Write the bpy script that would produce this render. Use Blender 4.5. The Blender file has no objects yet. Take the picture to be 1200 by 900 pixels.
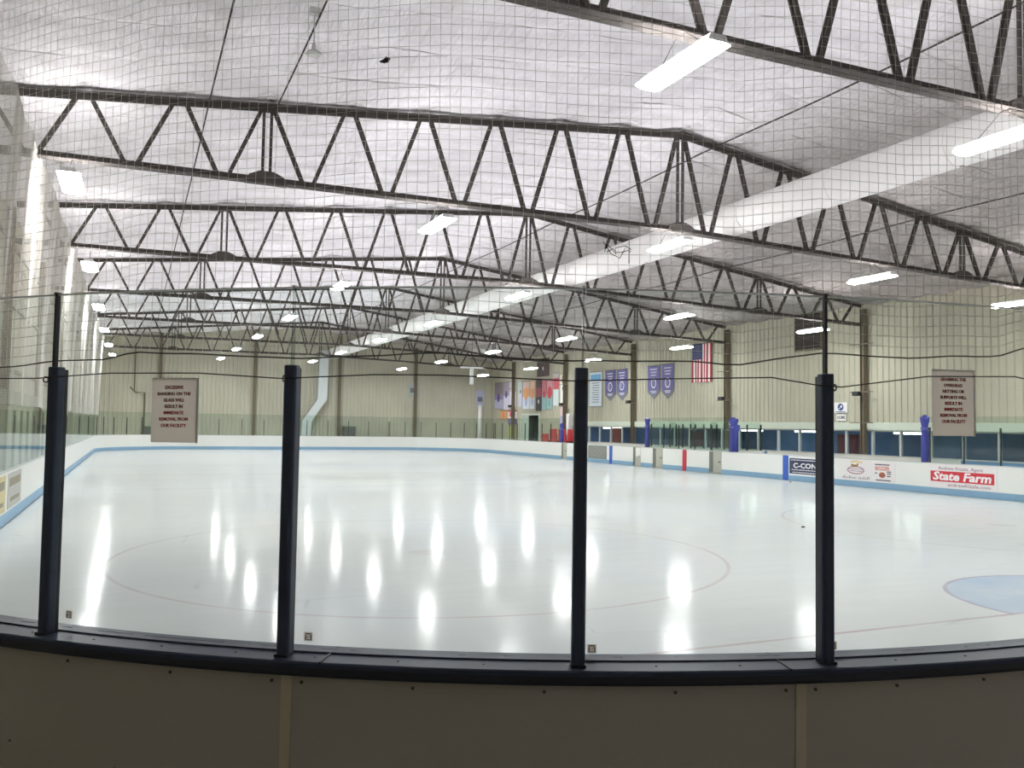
import bpy, bmesh, math, random
from math import sin, cos, pi, radians as R, sqrt, atan2
from mathutils import Vector, Matrix

random.seed(7)
SC = bpy.context.scene
COL = SC.collection

# ------------------------------------------------------------------ camera
CAM = Vector((2.152, -3.291, 2.001))
yaw, pitch, roll = R(23.755), R(2.772), R(0.899)
F = Vector((sin(yaw)*cos(pitch), cos(yaw)*cos(pitch), sin(pitch)))
Rr = Vector((cos(yaw), -sin(yaw), 0)); U = Rr.cross(F)
R2 = cos(roll)*Rr + sin(roll)*U; U2 = -sin(roll)*Rr + cos(roll)*U
cd = bpy.data.cameras.new('camera'); cam = bpy.data.objects.new('camera', cd); COL.objects.link(cam)
cam.matrix_world = Matrix(((R2.x, U2.x, -F.x, CAM.x), (R2.y, U2.y, -F.y, CAM.y), (R2.z, U2.z, -F.z, CAM.z), (0, 0, 0, 1)))
cd.sensor_width = 36; cd.sensor_fit = 'HORIZONTAL'; cd.lens = 1003.5/1200*36
cd.clip_start = 0.05; cd.clip_end = 300
SC.camera = cam

# ------------------------------------------------------------------ world, exposure
w = bpy.data.worlds.new('world'); SC.world = w; w.use_nodes = True
w.node_tree.nodes['Background'].inputs[0].default_value = (0.55, 0.6, 0.62, 1)
w.node_tree.nodes['Background'].inputs[1].default_value = 0.05
SC.view_settings.view_transform = 'Standard'; SC.view_settings.look = 'None'
SC.view_settings.gamma = 1; SC.view_settings.use_curve_mapping = False
SC.view_settings.exposure = 1.72
LAMP = 34.0          # strength of the lamp diffusers
SC.cycles.use_denoising = True
SC.cycles.max_bounces = 14; SC.cycles.diffuse_bounces = 6; SC.cycles.glossy_bounces = 4
SC.cycles.transparent_max_bounces = 40; SC.cycles.transmission_bounces = 6
SC.cycles.sample_clamp_indirect = 6; SC.cycles.caustics_reflective = False; SC.cycles.caustics_refractive = False

# ------------------------------------------------------------------ materials
MATS = {}
def mat(name, col, rough=0.6, metal=0.0, spec=0.5, noise=0.0, nscale=4.0, emit=0.0, bump=0.0):
    if name in MATS: return MATS[name]
    m = bpy.data.materials.new(name); m.use_nodes = True; nt = m.node_tree
    b = nt.nodes['Principled BSDF']
    c = (col[0], col[1], col[2], 1)
    b.inputs['Base Color'].default_value = c; b.inputs['Roughness'].default_value = rough
    b.inputs['Metallic'].default_value = metal; b.inputs['Specular IOR Level'].default_value = spec
    if noise or bump:
        tc = nt.nodes.new('ShaderNodeTexCoord'); n = nt.nodes.new('ShaderNodeTexNoise')
        n.inputs['Scale'].default_value = nscale; n.inputs['Detail'].default_value = 5
        nt.links.new(tc.outputs['Object'], n.inputs['Vector'])
        if noise:
            mx = nt.nodes.new('ShaderNodeMix'); mx.data_type = 'RGBA'
            mx.inputs[6].default_value = tuple(x*(1-noise) for x in col)+(1,)
            mx.inputs[7].default_value = tuple(min(1, x*(1+noise)) for x in col)+(1,)
            nt.links.new(n.outputs['Fac'], mx.inputs[0]); nt.links.new(mx.outputs[2], b.inputs['Base Color'])
        if bump:
            bp = nt.nodes.new('ShaderNodeBump'); bp.inputs['Strength'].default_value = bump; bp.inputs['Distance'].default_value = 0.02
            nt.links.new(n.outputs['Fac'], bp.inputs['Height']); nt.links.new(bp.outputs[0], b.inputs['Normal'])
    if emit:
        b.inputs['Emission Color'].default_value = c; b.inputs['Emission Strength'].default_value = emit
    MATS[name] = m
    return m

def srgb(r, g, b):
    return tuple(((x/255)/12.92 if x/255 <= 0.04045 else ((x/255+0.055)/1.055)**2.4) for x in (r, g, b))

class NB:   # tiny node builder
    def __init__(s, m): s.nt = m.node_tree
    def n(s, t, **kw):
        k = s.nt.nodes.new(t)
        for a, v in kw.items(): setattr(k, a, v)
        return k
    def put(s, i, v):
        if isinstance(v, (int, float)): i.default_value = v
        elif isinstance(v, tuple): i.default_value = v
        else: s.nt.links.new(v, i)
    def m(s, op, a, b=0.0, c=0.0, clamp=False):
        k = s.n('ShaderNodeMath', operation=op); k.use_clamp = clamp
        s.put(k.inputs[0], a); s.put(k.inputs[1], b)
        if op in ('COMPARE', 'MULTIPLY_ADD', 'SMOOTH_MIN'): s.put(k.inputs[2], c)
        return k.outputs[0]
    def mix(s, f, a, b):
        k = s.n('ShaderNodeMix', data_type='RGBA'); s.put(k.inputs[0], f)
        s.put(k.inputs[6], a if not isinstance(a, tuple) else (a+(1,))[:4]); s.put(k.inputs[7], b if not isinstance(b, tuple) else (b+(1,))[:4])
        return k.outputs[2]
    def xyz(s):
        tc = s.n('ShaderNodeTexCoord'); sp = s.n('ShaderNodeSeparateXYZ'); s.nt.links.new(tc.outputs['Object'], sp.inputs[0])
        return tc.outputs['Object'], sp.outputs[0], sp.outputs[1], sp.outputs[2]
    def noise(s, vec, scale, detail=4, sc3=None):
        if sc3:
            mp = s.n('ShaderNodeMapping'); mp.inputs['Scale'].default_value = sc3; s.nt.links.new(vec, mp.inputs[0]); vec = mp.outputs[0]
        k = s.n('ShaderNodeTexNoise'); k.inputs['Scale'].default_value = scale; k.inputs['Detail'].default_value = detail
        s.nt.links.new(vec, k.inputs['Vector']); return k.outputs['Fac']
    def ramp(s, v, lo, hi):
        k = s.n('ShaderNodeMapRange'); s.put(k.inputs[0], v); k.inputs[1].default_value = lo; k.inputs[2].default_value = hi
        return k.outputs[0]

def paper_mat():
    m = mat('sign_paper', srgb(214, 204, 198), 0.7); nt = m.node_tree; nb = NB(m)
    tr = nb.n('ShaderNodeBsdfTranslucent'); tr.inputs[0].default_value = srgb(230, 223, 216)+(1,)
    mx = nb.n('ShaderNodeMixShader'); mx.inputs[0].default_value = 0.8
    nt.links.new(nt.nodes['Principled BSDF'].outputs[0], mx.inputs[1]); nt.links.new(tr.outputs[0], mx.inputs[2]); nt.links.new(mx.outputs[0], nt.nodes['Material Output'].inputs[0])
    return m
M_paper = paper_mat()

def glass_mat(name, tint, refl=1.0):
    m = bpy.data.materials.new(name); m.use_nodes = True; nb = NB(m); nt = m.node_tree
    nt.nodes.remove(nt.nodes['Principled BSDF'])
    t = nb.n('ShaderNodeBsdfTransparent'); t.inputs[0].default_value = tint+(1,)
    g = nb.n('ShaderNodeBsdfGlossy'); g.inputs['Roughness'].default_value = 0.015; g.inputs[0].default_value = (0.9, 0.95, 0.93, 1)
    f = nb.n('ShaderNodeFresnel'); f.inputs[0].default_value = 1.45
    mx = nb.n('ShaderNodeMixShader')
    gm = nb.n('ShaderNodeNewGeometry')
    front = nb.m('SUBTRACT', 1.0, gm.outputs['Backfacing'])
    nt.links.new(nb.m('MULTIPLY', nb.m('MULTIPLY', f.outputs[0], refl), front), mx.inputs[0]); nt.links.new(t.outputs[0], mx.inputs[1]); nt.links.new(g.outputs[0], mx.inputs[2])
    nt.links.new(mx.outputs[0], nt.nodes['Material Output'].inputs[0])
    MATS[name] = m; return m

M_steel = mat('truss_steel', srgb(86, 81, 78), 0.75, 0.0, 0.2, 0.25, 6)
M_col = mat('column_steel', srgb(118, 108, 92), 0.7, 0.0, 0.3, 0.2, 3)
M_black = mat('black_vinyl', srgb(62, 73, 94), 0.45, 0, 0.35, 0.15, 20)
M_blackd = mat('black_post', srgb(40, 42, 46), 0.5)
M_sill = mat('blue_black_plastic', srgb(62, 71, 92), 0.45, 0, 0.25, 0.12, 12)
M_sille = mat('sill_edge_plastic', srgb(38, 42, 54), 0.45)
M_face = mat('near_board_plastic', srgb(186, 181, 170), 0.6, 0, 0.25, 0.05, 90)
M_strip = mat('joint_strip', srgb(208, 198, 176), 0.55, 0, 0.25, 0.05, 30)
M_white = mat('white_board_plastic', srgb(232, 232, 228), 0.4, 0, 0.3, 0.03, 2)
M_kick = mat('pale_blue_plastic', srgb(134, 170, 198), 0.45, 0, 0.3, 0.1, 4)
M_cap = mat('grey_cap', srgb(196, 198, 196), 0.5)
M_duct = mat('white_duct_fabric', srgb(248, 246, 244), 0.7, 0, 0.2, 0.02, 1.5)
M_galv = mat('galvanised_duct', srgb(206, 212, 214), 0.4, 0.35, 0.5, 0.08, 3)
M_house = mat('lamp_housing', srgb(225, 226, 226), 0.5)
M_lamp = mat('lamp_diffuser', (1.0, 0.98, 0.98), 0.5, emit=LAMP)
M_rope = mat('dark_rope', srgb(62, 58, 54), 0.8)
M_cable = mat('black_cable', srgb(36, 34, 32), 0.6)
M_net = mat('net_cord', srgb(200, 197, 190), 0.8, 0, 0.2)
M_concrete = mat('concrete', srgb(168, 165, 160), 0.9, 0, 0.2, 0.15, 3)
M_blue = mat('blue_stripe', srgb(52, 92, 186), 0.45)
M_red = mat('red_stripe', srgb(196, 44, 66), 0.45)
M_door = mat('weathered_grey_gate', srgb(178, 178, 166), 0.6, 0, 0.3, 0.12, 5)
M_doord = mat('dark_gate_gap', srgb(112, 114, 104), 0.7)
M_bluepad = mat('royal_blue_pad', srgb(66, 72, 150), 0.6, 0, 0.3, 0.12, 14)
M_sleeve = mat('plastic_sleeve', srgb(236, 236, 232), 0.3)
M_redtext = mat('red_lettering', srgb(176, 44, 52), 0.6)
M_redd = mat('dark_red_lettering', srgb(130, 40, 40), 0.6)
M_ledge = mat('pale_ledge', srgb(206, 214, 200), 0.6)
M_frame = mat('pale_window_frame', srgb(190, 196, 196), 0.5)
M_lobby = mat('lobby_blue_wall', srgb(120, 156, 200), 0.7, 0, 0.3, 0.3, 1.2)
M_lobbyf = mat('lobby_floor', srgb(150, 156, 164), 0.6)
M_glass = glass_mat('near_glass', (0.935, 0.962, 0.952), 0.75)
M_gfar = glass_mat('far_glass', (0.885, 0.935, 0.91), 1.0)
M_wing = glass_mat('window_glass', (0.84, 0.9, 0.95), 0.8)
M_seam = glass_mat('clear_joint', (0.72, 0.76, 0.76), 1.0)

# cream ribbed wall
def wall_mat(name, col):
    m = mat(name, col, 0.65, 0, 0.25); nb = NB(m); v, x, y, z = nb.xyz()
    n1 = nb.noise(v, 0.35, 4); n2 = nb.noise(v, 3.0, 5, (1, 1, 0.12))
    f = nb.m('MULTIPLY_ADD', n1, 0.7, nb.m('MULTIPLY', n2, 0.3))
    c = nb.mix(nb.ramp(f, 0.3, 0.7), tuple(a*0.86 for a in col), tuple(min(1, a*1.08) for a in col))
    m.node_tree.links.new(c, m.node_tree.nodes['Principled BSDF'].inputs['Base Color'])
    return m
M_wall = wall_mat('cream_ribbed_metal', srgb(188, 184, 166))
M_walln = wall_mat('pale_ribbed_metal', srgb(222, 218, 210))
M_wallfar = wall_mat('cream_ribbed_metal_end', srgb(192, 188, 172))

# ceiling blanket
def ceiling_mat():
    m = mat('white_insulation_blanket', (0.8, 0.8, 0.8), 0.75, 0, 0.2); nb = NB(m); v, x, y, z = nb.xyz()
    nt = m.node_tree
    big = nb.noise(v, 0.22, 4); mid = nb.noise(v, 1.6, 6, (0.5, 1.6, 1)); 
    base = nb.mix(nb.ramp(mid, 0.32, 0.7), srgb(228, 224, 228), srgb(248, 245, 249))
    # torn / dirty seams every 1.524 m of Y
    ph = nb.m('FRACT', nb.m('DIVIDE', nb.m('SUBTRACT', y, 5.486), 1.524))
    wob = nb.m('MULTIPLY', nb.m('SUBTRACT', nb.noise(v, 0.9, 3), 0.5), 0.06)
    d = nb.m('ABSOLUTE', nb.m('SUBTRACT', nb.m('ABSOLUTE', nb.m('SUBTRACT', nb.m('ADD', ph, wob), 0.5)), 0.5))
    seam = nb.m('MULTIPLY', nb.m('LESS_THAN', d, 0.016), nb.ramp(nb.noise(v, 0.8, 5, (1, 3, 1)), 0.45, 0.62), clamp=True)
    c = nb.mix(nb.m('MULTIPLY', seam, 0.75), base, srgb(112, 106, 100))
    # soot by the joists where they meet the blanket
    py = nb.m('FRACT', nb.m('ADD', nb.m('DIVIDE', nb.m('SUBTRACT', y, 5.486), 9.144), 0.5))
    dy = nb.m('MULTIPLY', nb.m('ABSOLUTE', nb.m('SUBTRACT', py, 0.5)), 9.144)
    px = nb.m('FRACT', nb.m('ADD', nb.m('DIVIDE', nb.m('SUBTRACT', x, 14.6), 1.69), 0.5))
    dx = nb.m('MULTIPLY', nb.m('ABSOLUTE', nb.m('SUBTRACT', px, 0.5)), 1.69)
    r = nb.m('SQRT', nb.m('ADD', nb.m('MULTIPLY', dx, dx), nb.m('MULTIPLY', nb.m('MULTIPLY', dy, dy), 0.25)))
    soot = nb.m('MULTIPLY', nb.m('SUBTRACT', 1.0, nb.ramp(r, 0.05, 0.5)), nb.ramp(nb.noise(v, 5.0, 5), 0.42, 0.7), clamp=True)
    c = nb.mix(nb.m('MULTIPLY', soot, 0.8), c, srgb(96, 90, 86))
    # greyer, blotchy blanket on the slope past the duct
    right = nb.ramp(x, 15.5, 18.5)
    mottle = nb.ramp(nb.noise(v, 0.5, 6, (1, 0.6, 1)), 0.35, 0.75)
    gr = nb.mix(mottle, srgb(196, 193, 188), srgb(158, 155, 150))
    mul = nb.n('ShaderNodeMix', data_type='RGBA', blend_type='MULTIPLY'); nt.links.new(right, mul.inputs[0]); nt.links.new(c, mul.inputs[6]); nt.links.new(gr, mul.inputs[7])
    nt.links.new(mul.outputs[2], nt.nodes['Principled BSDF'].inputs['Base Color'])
    b = nb.n('ShaderNodeBump'); b.inputs['Strength'].default_value = 0.8; b.inputs['Distance'].default_value = 0.2
    fold = nb.noise(v, 1.1, 5, (3.2, 0.8, 1))
    nt.links.new(nb.m('ADD', fold, nb.m('MULTIPLY', nb.noise(v, 9, 4), 0.15)), b.inputs['Height']); nt.links.new(b.outputs[0], nt.nodes['Principled BSDF'].inputs['Normal'])
    return m
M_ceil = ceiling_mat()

# ice with its painted lines
CXM = 12.985; GY = 3.24; CY = 30.48
def ice_mat():
    m = mat('rink_ice', (0.85, 0.87, 0.88), 0.1, 0, 0.2); nb = NB(m); v, x, y, z = nb.xyz(); nt = m.node_tree
    b = nt.nodes['Principled BSDF']; b.inputs['IOR'].default_value = 1.31
    n1 = nb.noise(v, 0.25, 5, (1, 0.5, 1)); n2 = nb.noise(v, 2.2, 6, (0.25, 1.4, 1))
    c = nb.mix(nb.ramp(n1, 0.3, 0.7), srgb(216, 218, 215), srgb(210, 215, 219))
    c = nb.mix(nb.m('MULTIPLY', nb.ramp(n2, 0.4, 0.75), 0.22), c, srgb(230, 233, 234))
    def dist(cx, cy):
        a = nb.m('SUBTRACT', x, cx); e = nb.m('SUBTRACT', y, cy)
        return nb.m('SQRT', nb.m('ADD', nb.m('MULTIPLY', a, a), nb.m('MULTIPLY', e, e)))
    def band(val, centre, half): return nb.m('LESS_THAN', nb.m('ABSOLUTE', nb.m('SUBTRACT', val, centre)), half)
    fade = nb.ramp(nb.noise(v, 1.3, 5), 0.3, 0.7)
    def lay(c, mask, col, k): return nb.mix(nb.m('MULTIPLY', mask, nb.m('MULTIPLY_ADD', fade, k*0.7, k*0.6)), c, col)
    redc, bluec = srgb(168, 110, 116), srgb(128, 150, 196)
    for gy in (GY, 60.96-GY):
        dd = dist(CXM, gy)
        inr = nb.m('LESS_THAN', dd, 1.87)
        side = nb.m('GREATER_THAN', y, gy) if gy < 30 else nb.m('LESS_THAN', y, gy)
        c = lay(c, nb.m('MULTIPLY', inr, side), srgb(160, 184, 216), 0.5)
        c = lay(c, nb.m('MULTIPLY', band(dd, 1.85, 0.028), side), redc, 0.3)
        c = lay(c, band(y, gy, 0.03), redc, 0.36)
    for cx, cy in ((6.42, 9.59), (19.55, 9.59), (6.42, 50.5), (19.55, 50.5), (CXM, CY)):
        c = lay(c, band(dist(cx, cy), 4.57, 0.03), redc, 0.24)
        c = lay(c, nb.m('LESS_THAN', dist(cx, cy), 0.3), redc, 0.12)
    c = lay(c, band(y, 23.6, 0.15), bluec, 0.16); c = lay(c, band(y, 37.36, 0.15), bluec, 0.16); c = lay(c, band(y, CY, 0.15), redc, 0.14)
    sk = nb.n('ShaderNodeTexVoronoi'); sk.feature = 'DISTANCE_TO_EDGE'; sk.inputs['Scale'].default_value = 0.9
    tc = nb.n('ShaderNodeMapping'); tc.inputs['Scale'].default_value = (0.35, 1.0, 1); nt.links.new(v, tc.inputs[0]); nt.links.new(tc.outputs[0], sk.inputs['Vector'])
    scr = nb.m('MULTIPLY', nb.m('LESS_THAN', sk.outputs['Distance'], 0.006), nb.ramp(nb.noise(v, 0.7, 3), 0.52, 0.62), clamp=True)
    c = nb.mix(nb.m('MULTIPLY', scr, 0.35), c, srgb(176, 182, 186))
    nt.links.new(c, b.inputs['Base Color'])
    rg = nb.m('MULTIPLY_ADD', nb.ramp(nb.noise(v, 1.2, 5, (1, 0.4, 1)), 0.35, 0.7), 0.06, 0.10)
    nt.links.new(rg, b.inputs['Roughness'])
    bm_ = nb.n('ShaderNodeBump'); bm_.inputs['Strength'].default_value = 0.012; bm_.inputs['Distance'].default_value = 0.02
    nt.links.new(nb.noise(v, 3.0, 5, (1, 0.7, 1)), bm_.inputs['Height'])
    df = nb.n('ShaderNodeBsdfDiffuse'); nt.links.new(c, df.inputs[0])
    gl = nb.n('ShaderNodeBsdfGlossy'); nt.links.new(rg, gl.inputs['Roughness']); nt.links.new(bm_.outputs[0], gl.inputs['Normal'])
    fr = nb.n('ShaderNodeFresnel'); fr.inputs[0].default_value = 1.31
    mx = nb.n('ShaderNodeMixShader'); nt.links.new(nb.m('MULTIPLY', fr.outputs[0], 0.5), mx.inputs[0])   # frosted, scratched ice mirrors only part of the light
    nt.links.new(df.outputs[0], mx.inputs[1]); nt.links.new(gl.outputs[0], mx.inputs[2]); nt.links.new(mx.outputs[0], nt.nodes['Material Output'].inputs[0])
    return m
M_ice = ice_mat()

# ------------------------------------------------------------------ mesh builder
class MB:
    def __init__(s): s.v = []; s.f = []; s.mi = []; s.cur = 0
    def add(s, vs, fs):
        o = len(s.v); s.v += [tuple(q) for q in vs]; s.f += [tuple(i+o for i in q) for q in fs]; s.mi += [s.cur]*len(fs); return s
    def box(s, x0, x1, y0, y1, z0, z1):
        return s.add([(x0,y0,z0),(x1,y0,z0),(x1,y1,z0),(x0,y1,z0),(x0,y0,z1),(x1,y0,z1),(x1,y1,z1),(x0,y1,z1)],
                     [(0,3,2,1),(4,5,6,7),(0,1,5,4),(1,2,6,5),(2,3,7,6),(3,0,4,7)])
    def bar(s, a, b, w, h, up=(0,0,1)):    # rectangular bar from a to b
        a, b = Vector(a), Vector(b); d = (b-a).normalized(); up = Vector(up)
        if abs(d.dot(up)) > 0.99: up = Vector((0,1,0))
        sx = d.cross(up).normalized(); uy = sx.cross(d)
        vs = []
        for p in (a, b):
            for i, j in ((-1,-1),(1,-1),(1,1),(-1,1)): vs.append(p+sx*(i*w/2)+uy*(j*h/2))
        return s.add(vs, [(0,3,2,1),(4,5,6,7),(0,1,5,4),(1,2,6,5),(2,3,7,6),(3,0,4,7)])
    def tube(s, pts, r, n=8, cap=True):
        pts = [Vector(p) for p in pts]; rs = r if isinstance(r, (list, tuple)) else [r]*len(pts)
        vs = []; up = Vector((0,0,1))
        for i, p in enumerate(pts):
            d = (pts[min(i+1, len(pts)-1)]-pts[max(i-1, 0)]).normalized()
            u = up if abs(d.dot(up)) < 0.95 else Vector((0,1,0))
            sx = d.cross(u).normalized(); uy = sx.cross(d)
            for k in range(n): vs.append(p+sx*(cos(2*pi*k/n)*rs[i])+uy*(sin(2*pi*k/n)*rs[i]))
        fs = []
        for i in range(len(pts)-1):
            for k in range(n): fs.append((i*n+k, i*n+(k+1) % n, (i+1)*n+(k+1) % n, (i+1)*n+k))
        if cap: fs.append(tuple(range(n-1, -1, -1))); fs.append(tuple((len(pts)-1)*n+k for k in range(n)))
        return s.add(vs, fs)
    def lathe(s, prof, c=(0,0,0), n=16):
        vs = [(c[0]+r*cos(2*pi*k/n), c[1]+r*sin(2*pi*k/n), c[2]+z) for r, z in prof for k in range(n)]
        fs = [(i*n+k, i*n+(k+1) % n, (i+1)*n+(k+1) % n, (i+1)*n+k) for i in range(len(prof)-1) for k in range(n)]
        fs.append(tuple(range(n-1, -1, -1))); fs.append(tuple((len(prof)-1)*n+k for k in range(n)))
        return s.add(vs, fs)
    def sweep(s, path, prof):   # path: (x,y,nx,ny) with outward normal; prof: closed list of (u,z)
        n = len(prof); vs = []; fs = []
        for x, y, nx, ny in path:
            for u, z in prof: vs.append((x+nx*u, y+ny*u, z))
        for i in range(len(path)-1):
            for k in range(n): fs.append((i*n+k, i*n+(k+1) % n, (i+1)*n+(k+1) % n, (i+1)*n+k))
        fs.append(tuple(range(n))); fs.append(tuple((len(path)-1)*n+k for k in range(n-1, -1, -1)))
        return s.add(vs, fs)
    def prism(s, poly, o, ax, ay, az, t):  # polygon in plane (ax,ay) extruded t along az
        o, ax, ay, az = Vector(o), Vector(ax), Vector(ay), Vector(az); n = len(poly)
        vs = [o+ax*a+ay*b for a, b in poly]+[o+ax*a+ay*b+az*t for a, b in poly]
        fs = [tuple(range(n-1, -1, -1)), tuple(range(n, 2*n))]+[(i, (i+1) % n, n+(i+1) % n, n+i) for i in range(n)]
        return s.add(vs, fs)
    def build(s, name, mats, parent=None, smooth=False, fix=True):
        me = bpy.data.meshes.new(name); me.from_pydata(s.v, [], s.f)
        for m in (mats if isinstance(mats, (list, tuple)) else [mats]): me.materials.append(m)
        if any(s.mi): me.polygons.foreach_set('material_index', s.mi)
        if smooth: me.polygons.foreach_set('use_smooth', [True]*len(me.polygons))
        if fix:
            bm = bmesh.new(); bm.from_mesh(me); bmesh.ops.recalc_face_normals(bm, faces=bm.faces); bm.to_mesh(me); bm.free()
        me.update()
        o = bpy.data.objects.new(name, me); COL.objects.link(o)
        if parent: o.parent = parent
        return o
def bevel(o, w=0.004, seg=2):
    md = o.modifiers.new('bevel', 'BEVEL'); md.width = w; md.segments = seg; md.limit_method = 'ANGLE'; return o
def tag(o, label=None, cat=None, group=None, kind=None):
    if label: o['label'] = label
    if cat: o['category'] = cat
    if group: o['group'] = group
    if kind: o['kind'] = kind
    return o
def empty(name, loc=(0,0,0), rz=0.0):
    o = bpy.data.objects.new(name, None); COL.objects.link(o); o.location = loc; o.rotation_euler[2] = rz; o.empty_display_size = 0.2
    return o
def struct(o): o['kind'] = 'structure'; return o
def copy_tree(o, parent=None):
    c = o.copy(); COL.objects.link(c); c.parent = parent
    for ch in list(o.children): copy_tree(ch, c)
    return c
def text(name, s, size, M, material, parent=None, align='CENTER', width=None, bold=0.0, shear=0.0, ext=0.0008):
    cu = bpy.data.curves.new(name, 'FONT'); cu.body = s; cu.size = size; cu.align_x = align; cu.align_y = 'CENTER'
    cu.extrude = ext; cu.offset = bold; cu.shear = shear; cu.resolution_u = 2
    t = bpy.data.objects.new(name, cu); COL.objects.link(t)
    bpy.context.view_layer.update()
    dg = bpy.context.evaluated_depsgraph_get(); me = bpy.data.meshes.new_from_object(t.evaluated_get(dg))
    bpy.data.objects.remove(t); bpy.data.curves.remove(cu)
    if width:
        xs = [v.co.x for v in me.vertices]; k = width/(max(xs)-min(xs))
        for v in me.vertices: v.co.x *= k
    me.transform(M); me.materials.clear(); me.materials.append(material)
    o = bpy.data.objects.new(name, me); COL.objects.link(o)
    if parent: o.parent = parent
    return o
def frame_m(o, ax, ay, az):
    return Matrix(((ax[0], ay[0], az[0], o[0]), (ax[1], ay[1], az[1], o[1]), (ax[2], ay[2], az[2], o[2]), (0, 0, 0, 1)))

# ------------------------------------------------------------------ sizes
XL, XR, YN, YF = -1.3, 30.5, -9.0, 65.4          # hall walls
XRIDGE, ZR = 14.6, 9.47
BAY = 9.144; TY = [5.48+BAY*i for i in range(7)]
def zt(x):   # underside of the blanket / top chord line
    return ZR-(XRIDGE-x)*0.0965 if x < XRIDGE else ZR-(x-XRIDGE)*0.138
def zb(x):   # bottom chord
    return 6.95-(XRIDGE-x)*0.0065 if x < XRIDGE else 6.95-(x-XRIDGE)*0.033
RX, RY0, RY1, RC = 25.97, -0.8, 60.1, 6.1         # rink
CN = (6.1, 5.3)

# ------------------------------------------------------------------ the hall
struct(MB().box(XL-0.3, XR+5.2, YN-0.3, YF+0.3, -0.3, -0.02).build('floor', M_concrete))
ice = [(0, 5.3)]
def corner(cx, cy, a0, a1, r, n=16):
    return [(cx+r*cos(R(a0+(a1-a0)*i/n)), cy+r*sin(R(a0+(a1-a0)*i/n))) for i in range(n+1)]
poly = corner(6.1, 5.3, 180, 270, 6.06)+corner(RX-6.1, 5.3, 270, 360, 6.06)+corner(RX-6.1, 54.0, 0, 90, 6.06)+corner(6.1, 54.0, 90, 180, 6.06)
mb = MB(); n = len(poly); mb.add([(x, y, 0.0) for x, y in poly]+[(x, y, -0.02) for x, y in poly], [tuple(range(n)), tuple(range(2*n-1, n-1, -1))]+[(i, n+i, n+(i+1) % n, (i+1) % n) for i in range(n)])
struct(mb.build('floor_ice', M_ice))

def ceiling():
    me_v = []; nx, ny = 220, 500
    import bisect
    from mathutils import noise as N
    for j in range(ny+1):
        y = YN+(YF+0.2-YN)*j/ny
        ph = ((y-5.486)/1.524) % 1.0
        s = abs(sin(pi*ph))**0.55
        for i in range(nx+1):
            x = XL-0.1+(XR-XL+0.2)*i/nx
            q = abs(sin(pi*(x-14.6)/1.69))**0.8
            amp = 0.2*s*(0.55+0.45*q)+0.05*N.noise(Vector((x*0.7, y*0.35, 0)))+0.018*N.noise(Vector((x*2.6, y*0.8, 3)))
            k = 1.0 if x < 16 else 0.6
            me_v.append((x, y, zt(x)+0.17-amp*k))
    w_ = nx+1
    f = [(j*w_+i, (j+1)*w_+i, (j+1)*w_+i+1, j*w_+i+1) for j in range(ny) for i in range(nx)]
    m = MB(); m.v = me_v; m.f = f; m.mi = [0]*len(f)
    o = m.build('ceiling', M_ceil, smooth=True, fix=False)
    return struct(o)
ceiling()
# roof deck closing the hall above the blanket
struct(MB().prism([(XL-0.3, zt(XL)+0.3), (XRIDGE, ZR+0.35), (XR+0.3, zt(XR)+0.3), (XR+0.3, zt(XR)+0.5), (XRIDGE, ZR+0.6), (XL-0.3, zt(XL)+0.5)], (0, YN-0.3, 0), (1,0,0), (0,0,1), (0,1,0), YF-YN+0.6).build('ceiling_deck', M_house))

def ribbed(name, a, b, inward, z0, z1, material, ztop=None, period=0.305, depth=0.035):
    # ribbed sheet from a to b (xy), ribs pointing inward
    a, b, n_ = Vector(a), Vector(b), Vector(inward); L = (b-a).length; d = (b-a)/L
    pts = []; s = 0.0
    while s < L:
        for ds, h in ((0, 0), (0.195, 0), (0.215, depth), (0.275, depth), (0.295, 0)):
            if s+ds <= L: pts.append((s+ds, h))
        s += period
    pts.append((L, 0))
    vs = []; fs = []
    for q, h in pts:
        p = a+d*q+n_*h; top = z1 if ztop is None else ztop(p.x)+0.25
        vs += [(p.x, p.y, z0), (p.x, p.y, top)]
    for i in range(len(pts)-1): fs.append((2*i, 2*i+2, 2*i+3, 2*i+1))
    # back sheet for thickness
    o = len(vs)
    for q in (0, L/2 if ztop else 0, L):
        p = a+d*q-n_*0.12; top = z1 if ztop is None else ztop(p.x)+0.25
        vs += [(p.x, p.y, z0), (p.x, p.y, top)]
    fs += [(o+0, o+1, o+3, o+2), (o+2, o+3, o+5, o+4)]
    m = MB(); m.add(vs, fs)
    return struct(m.build(name, material, fix=False))
ribbed('wall_left', (XL, YN), (XL, YF), (1, 0), -0.02, zt(XL)+0.25, M_wall)
ribbed('wall_far', (XL, YF), (XR, YF), (0, -1), -0.02, 0, M_wallfar, ztop=zt)
ribbed('wall_near', (XL, YN), (XR, YN), (0, 1), -0.02, 0, M_walln, ztop=zt)
ribbed('wall_right', (XR, YN), (XR, 55.7), (-1, 0), 2.33, zt(XR)+0.25, M_wall)
ribbed('wall_right_over_door', (XR, 55.7), (XR, 59.1), (-1, 0), 2.95, zt(XR)+0.25, M_wall)
ribbed('wall_right_end', (XR, 59.1), (XR, YF), (-1, 0), 2.33, zt(XR)+0.25, M_wall)
struct(MB().box(XR, XR+0.12, YN, 12.0, -0.02, 2.33).build('wall_right_lower', M_ledge))
struct(MB().box(XR, XR+0.12, 12.0, 49.4, -0.02, 0.95).build('wall_right_sill', M_lobby))
struct(MB().box(XR, XR+0.12, 49.4, 55.7, -0.02, 2.33).build('wall_right_far_base', M_wall))
struct(MB().box(XR, XR+0.12, 59.1, YF, -0.02, 2.33).build('wall_right_end_base', M_wall))
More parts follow.
